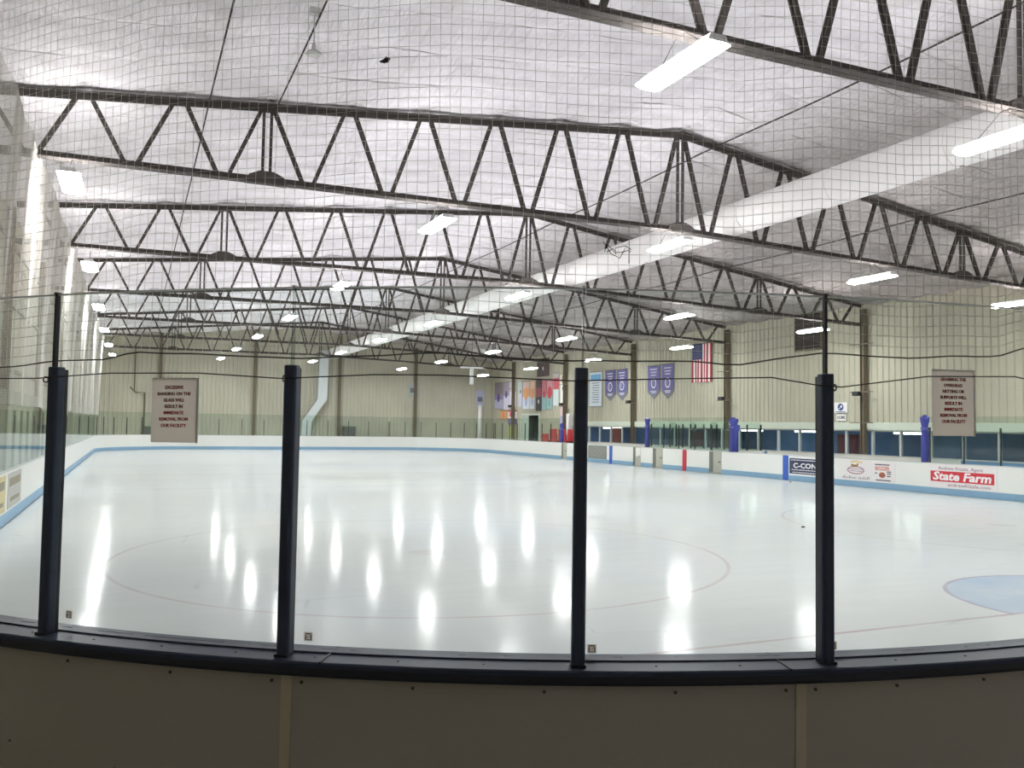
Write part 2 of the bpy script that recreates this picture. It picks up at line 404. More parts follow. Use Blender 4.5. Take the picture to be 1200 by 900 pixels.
bevel(struct(MB().box(XR-0.16, XR+0.02, YN, 51.0, 2.03, 2.36).build('trim_ledge', M_ledge)), 0.02)
# lobby behind the windows
mb = MB(); mb.box(XR+4.2, XR+4.3, 11.6, 49.8, 0.0, 2.5); mb.box(XR+0.12, XR+4.3, 11.5, 11.6, 0, 2.5); mb.box(XR+0.12, XR+4.3, 49.4, 49.5, 0, 2.5)
struct(mb.build('wall_lobby', M_lobby))
struct(MB().box(XR+0.12, XR+4.3, 11.5, 49.5, 2.45, 2.55).build('ceiling_lobby', M_lobbyf))
# long window strip, one unit between mullions
wy = [12.0+1.4385*i for i in range(27)]
wf = None
for i in range(26):
    y0, y1 = wy[i], wy[i+1]
    if wf is None:
        m = MB(); h = (y1-y0)
        m.box(-0.03, 0.09, 0, 0.05, 0, 1.08); m.box(-0.03, 0.09, h-0.05, h, 0, 1.08); m.box(-0.03, 0.09, 0.05, h-0.05, 0, 0.05); m.box(-0.03, 0.09, 0.05, h-0.05, 1.03, 1.08)
        wf = m.build('window_1', M_frame)
        g = MB().box(0.03, 0.045, 0.05, h-0.05, 0.05, 1.03).build('window_pane', M_wing, wf)
        o = wf
    else: o = copy_tree(wf)
    o.name = 'window_%d' % (i+1); o.location = (XR, y0, 0.95); struct(o)
# coloured panels and lamps seen through the windows
for (y0, y1, z0, z1, c, lab) in ((45.0, 46.2, 0.9, 1.95, srgb(190, 96, 78), 'orange red display panel glowing behind the far lobby windows'), (36.0, 37.4, 0.9, 1.85, srgb(150, 84, 96), 'dull pink display panel behind the lobby windows across the penalty boxes'), (24.6, 26.2, 0.9, 1.85, srgb(132, 60, 62), 'dark red display panel behind the lobby windows near the dark wall louver')):
    t = empty('display_panel', (XR+0.75, (y0+y1)/2, 0.0)); tag(t, lab, 'panel')
    bevel(MB().box(-0.05, 0.05, -(y1-y0)/2, (y1-y0)/2, 0, z1).build('panel_board', mat('panel_%d' % int(y0), c, 0.5, noise=0.3, nscale=5), t), 0.02)
    MB().box(-0.12, 0.12, -(y1-y0)/2, (y1-y0)/2, 0.0, 0.08).build('base', M_blackd, t)
M_warm = mat('warm_strip', (1.0, 0.95, 0.80), 0.5, emit=9.0)
for (y0, y1, lab) in ((45.3, 47.7, 'warm strip lamp glowing inside the lobby beyond the farthest windows'), (31.6, 33.6, 'warm strip lamp glowing inside the lobby behind the penalty boxes'), (27.4, 29.2, 'warm strip lamp inside the lobby left of the fourth black post'), (21.9, 23.3, 'warm strip lamp inside the lobby just right of the steel column')):
    t = empty('strip_lamp', (XR+1.0, (y0+y1)/2, 1.9)); tag(t, lab, 'lamp')
    h = (y1-y0)/2
    MB().box(-0.06, 0.06, -h, h, 0.06, 0.1).build('housing', M_house, t); MB().box(-0.05, 0.05, -h+0.02, h-0.02, 0, 0.06).build('diffuser', M_warm, t)
    MB().tube([(0, -h*0.7, 0.1), (0, -h*0.7, 0.55)], 0.006, 6).build('hanger_rod', M_steel, t); MB().tube([(0, h*0.7, 0.1), (0, h*0.7, 0.55)], 0.006, 6).build('hanger_rod', M_steel, t)
# doorway at the far end of the right wall
d = MB(); d.box(-0.06, 0.1, 0, 0.14, 0, 2.97); d.box(-0.06, 0.1, 3.26, 3.4, 0, 2.97); d.box(-0.06, 0.1, 0.14, 3.26, 2.83, 2.97)
df = d.build('door_1', M_ledge); df.location = (XR, 55.7, -0.02); struct(df)
MB().box(0.0, 0.05, 2.1, 3.26, 0, 2.83).build('door_leaf', mat('pale_door_leaf', srgb(186, 200, 190), 0.5), df)
m = MB(); m.box(XR+0.12, XR+2.6, 55.6, 55.7, 0, 3.0); m.box(XR+0.12, XR+2.6, 59.1, 59.2, 0, 3.0); m.box(XR+2.5, XR+2.6, 55.7, 59.1, 0, 3.0); m.box(XR+0.12, XR+2.6, 55.6, 59.2, 3.0, 3.05)
struct(m.build('wall_passage', mat('passage_grey', srgb(120, 132, 124), 0.8)))

# ------------------------------------------------------------------ steel columns
def column_mesh(x, z):   # H section
    m = MB(); m.box(-0.11, 0.11, -0.1, -0.085, 0, z); m.box(-0.11, 0.11, 0.085, 0.1, 0, z); m.box(-0.008, 0.008, -0.085, 0.085, 0, z); return m
ordn = ['first', 'second', 'third', 'fourth', 'fifth', 'sixth', 'seventh']
for i, y in enumerate(TY):
    t = empty('steel_column', (XR-0.22, y, -0.02)); tag(t, ('brown steel column on the right wall carrying the %s roof truss from the camera' % ordn[i]), 'column', 'steel columns along the right wall')
    column_mesh(0, zt(XR)-0.1).build('shaft', M_col, t); MB().box(-0.17, 0.17, -0.17, 0.17, 0, 0.03).build('base_plate', M_col, t)
    for z in ((5.68, 3.66, 2.37) if i in (1, 2) else (5.0, 3.5)):
        MB().box(-0.16, -0.12, -0.62, 0.62, z-0.02, z+0.02).build('bracket_arm', M_col, t)
    b = MB().box(-0.32, -0.12, 0.02, 0.34, 3.5, 3.68).build('speaker_box', M_blackd, t); bevel(b, 0.01)
for i, y in enumerate(TY[1:]):
    t = empty('steel_column', (XL+0.16, y, -0.02)); tag(t, 'brown steel column on the left wall behind the net, under the %s truss' % ordn[i+1], 'column', 'steel columns along the left wall')
    column_mesh(0, zt(XL)-0.1).build('shaft', M_col, t); MB().box(-0.15, 0.15, -0.15, 0.15, 0, 0.03).build('base_plate', M_col, t)
for i, (x, lab) in enumerate(((3.84, 'brown column on the far wall above the left paper sign'), (10.6, 'brown column on the far wall left of the second black post'), (17.19, 'brown column on the far wall right of the pale duct'), (23.56, 'brown column on the far wall, nearest its right corner'))):
    t = empty('end_wall_column', (x, YF-0.14, -0.02)); tag(t, lab, 'column')
    column_mesh(0, zt(x)+0.1).build('shaft', M_col, t); MB().box(-0.15, 0.15, -0.12, 0.12, 0, 0.03).build('base_plate', M_col, t)
# horizontal girts on the left wall
for k, z in enumerate((3.4, 5.3, 7.0)):
    tag(MB().box(XL+0.035, XL+0.1, 1.0, YF-0.1, z-0.05, z+0.05).build('wall_girt', M_col), 'long brown girt on the left wall, the %s of three' % ('lowest', 'middle', 'highest')[k], 'girt', 'girts along the left wall')

# ------------------------------------------------------------------ roof trusses
PAN = 1.69
def diag_mesh(h, dx):   # double angle bar leaning from (0,0) up to (dx,h)
    m = MB(); m.bar((0, -0.035, 0), (dx, -0.035, h), 0.022, 0.062, up=(0, 1, 0)); m.bar((0, 0.035, 0), (dx, 0.035, h), 0.022, 0.062, up=(0, 1, 0)); return m
def truss(y, label):
    t = empty('roof_truss', (XRIDGE, y, 0)); tag(t, label, 'truss')
    xe0, xe1 = XL+0.28-XRIDGE, XR-0.34-XRIDGE
    for nm, fn, sgn, n_ in (('top_chord', zt, -1, 2), ('bottom_chord', zb, 1, 2)):
        m = MB()
        for a, b in ((xe0, 0.0), (0.0, xe1)):
            for s in (-1, 1):
                m.bar((a, s*0.065, fn(a+XRIDGE)), (b, s*0.065, fn(b+XRIDGE)), 0.12, 0.02)
                m.bar((a, s*0.022, fn(a+XRIDGE)-sgn*-0.055), (b, s*0.022, fn(b+XRIDGE)-sgn*-0.055), 0.02, 0.125)
        m.build(nm, M_steel, t)
    # webs: V between top nodes at k*PAN and bottom nodes at (k+.5)*PAN
    k = -9
    while k <= 9:
        for s in (-1, 1):
            x0 = k*PAN+s*0.10; x1 = (k+0.5*s)*PAN-s*0.09
            if x1+XRIDGE > XR-0.4 or x1+XRIDGE < XL+0.3: continue
            a = Vector((x0, 0, zt(x0+XRIDGE)-0.03)); b = Vector((x1, 0, zb(x1+XRIDGE)+0.03))
            m = MB()
            for q in (-0.036, 0.036): m.bar((a.x, q, a.z), (b.x, q, b.z), 0.075, 0.028, up=(0, 1, 0))
            m.build('diagonal_brace', M_steel, t)
        k += 1
    for s in (-1, 0, 1):
        x = s*6*PAN
        m = MB(); za, zc = zb(x+XRIDGE), zt(x+XRIDGE)
        for q in (-0.075, 0.075): m.bar((x+q, 0, za), (x+q, 0, zc), 0.055, 0.055)
        m.build('vertical_strut', M_steel, t)
        g = MB().prism([(-0.42, 0), (-0.34, 0.13), (-0.14, 0.22), (0.14, 0.22), (0.34, 0.13), (0.42, 0), (0.42, -0.03), (-0.42, -0.03)], (x, -0.09, za), (1,0,0), (0,0,1), (0,1,0), 0.18)
        g.build('gusset_plate', M_steel, t)
        m = MB(); m.box(x-0.12, x+0.12, -0.03, 0.03, zc-0.14, zc)
        m.build('top_plate', M_steel, t)
    return t
tl = ['nearest dark steel roof truss, only its bottom chord and webs crossing the top right corner',
      'second dark roof truss from the camera, the one spanning the whole picture',
      'third dark roof truss, ending at the tall column right of the fourth black post',
      'fourth dark roof truss, ending at the column near the striped flag',
      'fifth dark roof truss, ending at the column between the purple banners',
      'sixth dark roof truss, second from the far wall',
      'seventh and farthest dark roof truss, in front of the far wall']
for y, l in zip(TY, tl): truss(y, l)

# bridging cables running the length of the roof
for x, dz, r, y0, y1, lab in ((3.3, 0.08, 0.016, YN+0.2, 60, 'thin dark cable along the roof, leftmost, falling from the top edge'), (4.6, 0.1, 0.016, YN+0.2, 14.6, 'short dark cable above the left pendant sensor, ending at the second truss'), (15.6, 0.08, 0.018, YN+0.2, 60, 'dark cable along the roof ridge crossing the top right'), (23.0, 0.06, 0.018, YN+0.2, 60, 'dark cable under the grey right slope of the roof')):
    pts = [(x, y0+(y1-y0)*i/60, zt(x)-dz-0.05*abs(sin(pi*(y0+(y1-y0)*i/60-5.48)/BAY))) for i in range(61)]
    tag(MB().tube(pts, r, 6).build('roof_cable', M_rope, smooth=True), lab, 'cable')

# ------------------------------------------------------------------ long white duct and its drop
t = empty('air_duct', (16.42, 5, 7.5)); tag(t, 'long round white air duct threading through all the roof trusses', 'duct')
m = MB(); pts = [(0, y-5, 0) for y in (YN+0.3, 0, 10, 20, 30, 40, 50, 60, 64.6)]
m.tube(pts, 0.43, 28); m.build('duct_tube', M_duct, t, smooth=True)
for y in [2.0+3.05*i for i in range(21)]:
    MB().lathe([(0.432, -0.02), (0.438, -0.02), (0.438, 0.02), (0.432, 0.02)], n=28).build('duct_band', M_duct, t).matrix_local = Matrix.Translation((0, y-5, 0)) @ Matrix.Rotation(pi/2, 4, 'X')
m = MB()
for y in [5.3, 8.0, 11.6, 14.2, 19.0, 24.5]: m.lathe([(0.05, 0), (0.05, 0.012)], (0, y-5, -0.445), 10)
m.build('vent_button', mat('duct_vent_grey', srgb(176, 172, 168), 0.6), t)
t = empty('drop_duct', (15.7, YF-0.5, 0)); tag(t, 'pale square duct coming down the far wall with a slanted elbow', 'duct')
def ductseg(pa, pb, w_, d_, nm):
    m = MB(); vs = []
    for (x, z) in (pa, pb): vs += [(x-w_/2, -d_/2, z), (x+w_/2, -d_/2, z), (x+w_/2, d_/2, z), (x-w_/2, d_/2, z)]
    m.add(vs, [(0,3,2,1), (4,5,6,7), (0,1,5,4), (1,2,6,5), (2,3,7,6), (3,0,4,7)]); return m.build(nm, M_galv, t)
ductseg((0.0, 3.8), (0.1, 7.7), 0.72, 0.55, 'upper_duct'); ductseg((-1.15, 2.1), (0.0, 3.8), 0.72, 0.55, 'slanted_duct'); ductseg((-1.25, 0.0), (-1.15, 2.1), 0.72, 0.55, 'lower_duct')
for x, z in ((-1.15, 2.1), (0.0, 3.8), (0.02, 4.6), (0.05, 5.8)): MB().box(x-0.39, x+0.39, -0.3, 0.3, z-0.03, z+0.03).build('duct_flange', M_galv, t)

# ------------------------------------------------------------------ ceiling lamps
def lamp_proto():
    t = empty('ceiling_light')
    m = MB(); m.prism([(-0.145, 0), (0.145, 0), (0.11, 0.085), (-0.11, 0.085)], (0, -0.76, 0.0), (1,0,0), (0,0,1), (0,1,0), 1.52); m.build('housing', M_house, t)  # kept narrower than the diffuser, shaped to spill added uplight onto the ceiling
    m = MB(); m.prism([(-0.19, -0.02), (-0.1, -0.05), (0.1, -0.05), (0.19, -0.02), (0.19, -0.001), (-0.19, -0.001)], (0, -0.74, 0.0), (1,0,0), (0,0,1), (0,1,0), 1.48); m.build('diffuser', M_lamp, t)
    for s in (-0.5, 0.5): MB().tube([(0, s, 0.085), (0, s*0.1, 0.42)], 0.006, 5).build('hanging_wire', M_steel, t)
    return t
LP = {'leftmost': [None, (0.92, 6.44), (0.85, 6.35), (0.77, 6.28), (0.7, 6.28), (0.66, 6.29), (0.65, 6.36)],
      'second from the left': [(8.24, 6.52), (8.15, 6.42), (8.05, 6.37), (7.94, 6.35), (7.82, 6.37), (7.72, 6.4), (7.62, 6.42)],
      'middle': [(14.14, 6.48), (14.3, 6.57), (14.24, 6.51), (14.21, 6.49), (14.21, 6.53), (14.14, 6.5), (14.05, 6.5)],
      'second from the right': [(21.2, 6.35), (21.1, 6.3), (20.95, 6.23), (20.9, 6.17), (20.9, 6.2), (20.9, 6.2), (20.87, 6.22)],
      'rightmost': [(27.2, 6.1), (27.1, 6.02), (27.5, 6.08), (27.45, 6.08), (27.4, 6.03), (27.55, 6.02), (27.6, 5.97)]}
tn = ['nearest', 'second', 'third', 'fourth', 'fifth', 'sixth', 'farthest']
lp = None
for row, L in LP.items():
    for i, q in enumerate(L):
        if q is None: continue
        if lp is None: lp = lamp_proto(); o = lp
        else: o = copy_tree(lp)
        o.location = (q[0], TY[i], q[1])
        tag(o, 'glowing white linear lamp under the %s truss, in the %s lamp row' % (tn[i], row), 'ceiling light', 'linear lamps hung under the roof trusses')

# pendant sensor near the top edge
t = empty('pendant_sensor', (4.53, 10.0, 7.74)); tag(t, 'small grey cone sensor on a rod hanging near the top edge, left of centre', 'sensor')
zc_ = zt(4.53)-0.02-7.74
MB().tube([(0, 0, 0.1), (0, 0, zc_)], 0.012, 8).build('rod', M_cap, t)
MB().lathe([(0.12, 0), (0.115, 0.025), (0.04, 0.08), (0.03, 0.17)], n=16).build('cone', M_cap, t, smooth=False)
MB().box(-0.08, 0.08, -0.06, 0.06, zc_-0.1, zc_).build('mount_box', M_cap, t)
# white pendant with crossbar ahead of the far wall
t = empty('pendant_heater', (21.5, 47.0, 4.55)); tag(t, 'slim white vertical pendant with a crossbar, above the far right boards', 'pendant')
MB().box(-0.09, 0.09, -0.09, 0.09, 0, 1.0).build('tube_body', M_house, t); MB().box(-0.75, 0.75, -0.05, 0.05, 1.0, 1.1).build('crossbar', M_house, t)
MB().tube([(0, 0, 1.1), (0, 0, zt(21.5)-4.55+0.12)], 0.012, 6).build('hanging_wire', M_steel, t)

# ------------------------------------------------------------------ dasher boards
def straight(a, b, nrm, step=None):
    a, b = Vector(a), Vector(b); k = 1 if not step else max(1, int((b-a).length/step))
    return [(a.x+(b.x-a.x)*i/k, a.y+(b.y-a.y)*i/k, nrm[0], nrm[1]) for i in range(k+1)]
def arc(cx, cy, a0, a1, r=6.1, n=24):
    return [(cx+r*cos(R(a0+(a1-a0)*i/n)), cy+r*sin(R(a0+(a1-a0)*i/n)), cos(R(a0+(a1-a0)*i/n)), sin(R(a0+(a1-a0)*i/n))) for i in range(n+1)]
ZB = 1.01
def dasher(path, label, kick=True, group=None):
    p0 = path[0]; t = empty('dasher_board', (p0[0], p0[1], 0)); sh = [(x-p0[0], y-p0[1], a, b) for x, y, a, b in path]
    tag(t, label, 'dasher board', group)
    MB().sweep(sh, [(0, 0.0), (0, ZB-0.03), (0.1, ZB-0.03), (0.1, 0.0)]).build('board_panel', M_white, t)
    MB().sweep(sh, [(-0.012, ZB-0.03), (-0.012, ZB), (0.13, ZB), (0.13, ZB-0.03)]).build('top_cap', M_cap, t)
    if kick: MB().sweep(sh, [(-0.014, 0.0), (-0.014, 0.2), (-0.008, 0.215), (0, 0.215), (0, 0.0)]).build('kick_plate', M_kick, t)
    return t
dasher(straight((0, 54.0), (0, 5.3), (-1, 0)), 'long white dasher board with pale blue kick strip down the left side')
dasher(arc(6.1, 54.0, 180, 90), 'curved white dasher board at the far left corner of the rink')
dasher(straight((6.1, 60.1), (RX-6.1, 60.1), (0, 1)), 'straight white dasher board across the far end of the rink')
dasher(arc(RX-6.1, 54.0, 90, 0), 'curved white dasher board at the far right corner of the rink')
dasher(arc(RX-6.1, 5.3, 0, -90), 'curved white dasher board at the near right corner, out past the big red advert')
dasher(straight((RX-6.1, -0.8), (6.1, -0.8), (0, -1)), 'straight white dasher board of the near end beyond the right picture edge')
# right side: board runs split by gates
gates = [(42.5, 43.2), (34.3, 35.05), (32.3, 33.2), (27.7, 28.6)]
edges = [54.0]+[e for g in gates for e in (g[1], g[0])]+[5.3]
rl = ['white right side board run at the far end, left of the third black post', 'white right side board run holding the grey weathered advert', 'short white right side board between the two middle gates', 'white right side board run with the red centre stripe', 'longest white right side board run, with the adverts toward the camera']
runs = []
for i in range(5):
    runs.append(dasher(straight((RX, edges[2*i]), (RX, edges[2*i+1]), (1, 0)), rl[i]))
gl = ['grey bench gate right below the farthest blue post', 'grey bench gate with a white upper panel, right of the far blue stripe', 'wide grey gate between the far blue stripe and the red stripe', 'grey penalty gate right of the red stripe, half dark and half pale']
for (y0, y1), lab in zip(gates, gl):
    t = empty('bench_gate', (RX, (y0+y1)/2, 0)); tag(t, lab, 'gate'); h = (y1-y0)/2
    gp = MB().box(0.0, 0.07, -h+0.01, h-0.01, 0.04, ZB-0.02).build('gate_panel', M_door, t); bevel(gp, 0.006)
    MB().box(-0.012, 0.0, h-0.28 if h > 0.4 else h-0.2, h-0.02, 0.06, ZB-0.05).build('gate_jamb', M_doord, t)
    MB().box(-0.02, 0.0, -h+0.1, -h+0.2, 0.5, 0.55).build('latch', M_blackd, gp)
    if lab.startswith('grey bench gate with'): MB().box(-0.008, 0.0, -h+0.03, h-0.3, 0.5, 0.96).build('upper_panel', M_white, t)
    MB().box(-0.02, 0.11, -h, h, ZB-0.02, ZB).build('gate_cap', M_cap, t)
# stripes on the right boards (the ice lines carried up the boards), parts of their board run
for run, y, w_, m_, lab in ((3, 30.48, 0.3, M_red, 'red centre stripe'), (4, 23.62, 0.3, M_blue, 'blue stripe'), (1, 37.3, 0.28, M_blue, 'blue stripe')):
    y0 = edges[2*run]
    o = MB().box(-0.024, -0.001, y-w_/2-y0, y+w_/2-y0, 0.01, ZB-0.03).build('line_stripe', m_, runs[run]); o['label'] = lab

# adverts. local frame: x along the board to the right (toward -Y), y up, z toward the ice (-X)
def ad(y0, y1, z0, z1, base, label, name='advertising_panel'):
    t = empty(name, (RX-0.002, (y0+y1)/2, z0)); tag(t, label, 'advert'); h = (y0-y1)/2
    MB().box(-0.006, 0, -h, h, 0, z1-z0).build('backing', base, t); return t, 2*h, z1-z0
def adM(u, v): return frame_m((-0.0075, -u, v), (0, -1, 0), (0, 0, 1), (-1, 0, 0))   # u: to the right, v: up
def adbox(t, nm, u0, u1, v0, v1, m_, d=0.0085): return MB().box(-d, -0.006, -u1, -u0, v0, v1).build(nm, m_, t)
M_adw = mat('advert_white', srgb(232, 226, 226), 0.5); M_navy = mat('advert_navy', srgb(46, 54, 84), 0.5, noise=0.1, nscale=6); M_adred = mat('advert_red', srgb(206, 44, 58), 0.5)
M_wt = mat('white_print', srgb(240, 238, 240), 0.5); M_dk = mat('dark_print', srgb(70, 60, 76), 0.5); M_pur = mat('purple_print', srgb(120, 58, 110), 0.5)
t, W_, H_ = ad(16.9, 14.48, 0.22, 0.97, M_adw, 'white advert with a bold red band reading a large white name')
adbox(t, 'red_band', -1.14, 1.12, 0.20, 0.535, M_adred)
text('lettering', 'State Farm', 0.36, adM(-0.02, 0.365) @ Matrix.Translation((0, 0, 0.001)), M_wt, t, width=2.08, bold=0.012, shear=0.18)
text('lettering', 'Andrew Frizzle, Agent', 0.15, adM(-0.05, 0.625), M_pur, t, width=1.6)
text('lettering', 'andrewfrizzle.com', 0.15, adM(0.25, 0.105), M_pur, t, width=1.5)
t, W_, H_ = ad(23.45, 21.3, 0.24, 0.93, M_wt, 'dark navy advert with bold white letters, right of the near blue stripe')
adbox(t, 'dark_field', -1.03, 1.03, 0.04, 0.65, M_navy)
text('lettering', 'C-CON', 0.27, adM(-0.18, 0.36) @ Matrix.Translation((0, 0, 0.0015)), M_wt, t, width=1.25, bold=0.008)
for v, u0, u1 in ((0.58, -0.95, 0.7), (0.2, -0.9, 0.5), (0.1, -0.85, 0.8)):
    m = MB(); u = u0
    while u < u1:
        du = random.uniform(0.04, 0.12); m.box(-0.0105, -0.0085, -(u+du), -u, v-0.016, v+0.016); u += du+0.025
    m.build('small_print', M_wt, t)
t, W_, H_ = ad(20.75, 19.25, 0.22, 0.96, M_adw, 'white advert with an oval emblem under a brown animal shape')
m = MB(); m.prism([(0.3*cos(a*pi/16)*1.35-0.0, 0.37+0.15*sin(a*pi/16)) for a in range(32)], (-0.0085, 0, 0), (0,-1,0), (0,0,1), (-1,0,0), 0.001); m.build('oval_ring', mat('mauve_print', srgb(176, 140, 150), 0.6), t)
m = MB(); m.prism([(0.24*cos(a*pi/16)*1.4, 0.37+0.105*sin(a*pi/16)) for a in range(32)], (-0.0096, 0, 0), (0,-1,0), (0,0,1), (-1,0,0), 0.001); m.build('oval_field', M_adw, t)
m = MB(); m.prism([(-0.22, 0.52), (-0.16, 0.49), (0.0, 0.485), (0.09, 0.5), (0.14, 0.6), (0.09, 0.64), (0.05, 0.57), (-0.1, 0.57), (-0.2, 0.6)], (-0.0096, 0, 0), (0,-1,0), (0,0,1), (-1,0,0), 0.0015); m.build('animal_shape', mat('brown_print', srgb(150, 112, 60), 0.6), t)
m = MB(); m.prism([(-0.2, 0.63), (0.05, 0.66), (0.3, 0.63), (0.34, 0.67), (0.05, 0.71), (-0.24, 0.69)], (-0.0096, 0, 0), (0,-1,0), (0,0,1), (-1,0,0), 0.0015); m.build('yellow_swoosh', mat('yellow_print', srgb(222, 196, 120), 0.6), t)
m = MB(); u = -0.62
while u < 0.6:
    h = random.choice((0.05, 0.07, 0.1)); m.prism([(u, 0.06), (u+0.03, 0.06), (u+0.05, 0.06+h), (u+0.02, 0.06+h)], (-0.0085, 0, 0), (0,-1,0), (0,0,1), (-1,0,0), 0.001); u += 0.075 if abs(u) > 0.05 else 0.15
m.build('script_strokes', M_dk, t)
m = MB(); m.box(-0.0115, -0.0096, -0.34, 0.34, 0.4, 0.42); m.box(-0.0115, -0.0096, -0.3, 0.26, 0.33, 0.35); m.build('oval_strokes', M_pur, t)
t, W_, H_ = ad(19.2, 18.25, 0.24, 0.92, M_adw, 'small pale poster with orange capitals over a round burger')
M_or = mat('orange_print', srgb(206, 108, 84), 0.6)
text('lettering', 'BIGGER', 0.2, adM(-0.08, 0.46), M_or, t, width=0.62, bold=0.004)
m = MB(); m.prism([(-0.08+0.14*cos(a*pi/12), 0.24+0.1*sin(a*pi/12)) for a in range(24)], (-0.0085, 0, 0), (0,-1,0), (0,0,1), (-1,0,0), 0.001); m.build('burger_shape', mat('burger_brown', srgb(176, 96, 66), 0.6), t)
adbox(t, 'burger_filling', -0.21, 0.05, 0.22, 0.245, M_dk, 0.0105)
m = MB()
for v, u0, u1 in ((0.6, -0.4, 0.24), (0.36, 0.12, 0.3), (0.29, 0.12, 0.3), (0.21, 0.12, 0.28), (0.06, -0.36, 0.28), (0.3, -0.4, -0.3)): m.box(-0.0085, -0.006, -u1, -u0, v-0.018, v+0.018)
m.build('small_print', M_dk, t)
t, W_, H_ = ad(39.86, 37.75, 0.22, 0.95, mat('weathered_advert', srgb(128, 130, 124), 0.6, noise=0.1, nscale=4), 'weathered grey advert on the right boards beside the third black post')
m = MB()
for k in range(10):
    v = 0.1+0.06*k; u = -0.95+random.uniform(0, 0.3)
    while u < 0.85:
        du = random.uniform(0.1, 0.35); m.box(-0.0085, -0.006, -(u+du), -u, v, v+0.022); u += du+random.uniform(0.05, 0.25)
m.build('worn_print', mat('worn_print', srgb(172, 172, 162), 0.6), t)
# adverts on the left boards, seen at a slant at the left edge
for y0, y1, c, lab in ((13.4, 15.2, (206, 192, 140), 'yellowish advert on the left boards at the left picture edge'), (15.5, 17.6, (178, 178, 172), 'pale grey advert on the left boards beside the yellowish one')):
    t = empty('advertising_panel', (0.001, (y0+y1)/2, 0.25)); tag(t, lab, 'advert'); h = (y1-y0)/2
    MB().box(0, 0.005, -h, h, 0, 0.68).build('backing', mat('leftad_%d' % y0, srgb(*c), 0.5, noise=0.15, nscale=4), t)
    m = MB(); m.box(0.005, 0.007, -h+0.2, h-0.2, 0.42, 0.58); m.box(0.005, 0.007, -h+0.4, h-0.3, 0.12, 0.2); m.build('printed_bands', mat('leftprint', srgb(140, 132, 110), 0.6), t)

# ------------------------------------------------------------------ glass on the far boards
def shield(path_fn, s0, s1, step, label_g, label_p, grp, zt_=2.52, zp=2.15):
    """glass panes and posts from s0 to s1 along path_fn(s) -> x, y, nx, ny"""
    n = max(1, round((s1-s0)/step)); st = (s1-s0)/n
    post = pane = None
    for i in range(n+1):
        x, y, nx, ny = path_fn(s0+st*i); ang = atan2(ny, nx)
        if post is None:
            m = MB(); m.box(0.03, 0.075, -0.02, 0.02, ZB+0.002, zp); post = m.build('shield_upright', M_blackd); o = post
        else: o = post.copy(); COL.objects.link(o)
        o.location = (x, y, 0); o.rotation_euler[2] = ang; tag(o, label_p, 'post', grp+' posts')
        if i < n:
            xa, ya, na, nb_ = path_fn(s0+st*(i+0.5)); x2, y2, _, _ = path_fn(s0+st*(i+1))
            if pane is None:
                L = sqrt((x2-x)**2+(y2-y)**2); m = MB(); m.box(0.015, 0.027, -L/2+0.008, L/2-0.008, ZB+0.002, zt_); pane = m.build('rink_shield', M_gfar); o = pane
            else: o = pane.copy(); COL.objects.link(o)
            mx_, my_ = (x+x2)/2, (y+y2)/2
            o.location = (mx_, my_, 0); o.rotation_euler[2] = atan2(nb_, na); tag(o, label_g, 'glass panel', grp+' panels')
sl = lambda s: (0, s, -1, 0)
shield(sl, 5.6, 54.0, 1.22, 'greenish clear glass panel above the long left boards', 'thin black post between glass panels on the left boards', 'left side glass')
fa = lambda cx, cy, r=6.1: (lambda s: (cx+r*cos(s/r), cy+r*sin(s/r), cos(s/r), sin(s/r)))
shield(fa(6.1, 54.0), 6.1*pi/2+0.1, 6.1*pi-0.05, 1.2, 'greenish glass panel on the curved far left corner boards', 'thin black glass post on the curved far left corner', 'far left corner glass', 2.5)
shield(lambda s: (s, 60.1, 0, 1), 6.1, RX-6.1, 1.45, 'greenish glass panel on the straight far end boards', 'thin black glass post on the straight far end boards', 'far end glass', 2.5)
shield(fa(RX-6.1, 54.0), 0.05, 6.1*pi/2-0.1, 1.2, 'greenish glass panel on the curved far right corner boards', 'thin black glass post on the curved far right corner', 'far right corner glass', 2.5)
shield(lambda s: (RX, s, 1, 0), 43.5, 53.8, 1.22, 'greenish glass panel on the right boards beyond the far bench', 'black glass post on the right boards beyond the far bench', 'far right side glass', 2.5)
shield(lambda s: (RX, s, 1, 0), 27.2, 33.6, 1.22, 'greenish glass panel in front of the penalty boxes', 'black glass post in front of the penalty boxes', 'penalty box glass', 2.5)
shield(lambda s: (RX, s, 1, 0), 5.6, 16.9, 1.22, 'greenish glass panel above the big red advert, right of the last blue post', 'black glass post above the adverts at the right edge', 'near right side glass', 2.5)

# benches and penalty boxes
def lowwall(y0, y1, lab):
    t = empty('bench_wall', (27.75, (y0+y1)/2, -0.02)); tag(t, lab, 'low wall'); h = (y1-y0)/2
    MB().box(0, 0.08, -h, h, 0, 1.08).build('back_panel', M_white, t); MB().box(-0.02, 0.1, -h, h, 1.08, 1.12).build('cap', M_cap, t)
lowwall(17.2, 26.8, 'low white wall behind the near player bench'); lowwall(33.9, 43.2, 'low white wall behind the far player bench'); lowwall(27.1, 33.7, 'low white wall behind the penalty boxes')
for y0, y1, lab in ((17.6, 26.4, 'near player bench seat behind the right boards'), (34.3, 42.8, 'far player bench seat behind the right boards')):
    t = empty('player_bench', (27.2, (y0+y1)/2, -0.02)); tag(t, lab, 'bench'); h = (y1-y0)/2
    MB().box(-0.17, 0.17, -h, h, 0.42, 0.46).build('seat', M_col, t)
    for k in range(4): MB().box(-0.12, 0.12, -h+0.3+k*(2*h-0.6)/3-0.03, -h+0.3+k*(2*h-0.6)/3+0.03, 0, 0.42).build('leg', M_steel, t)
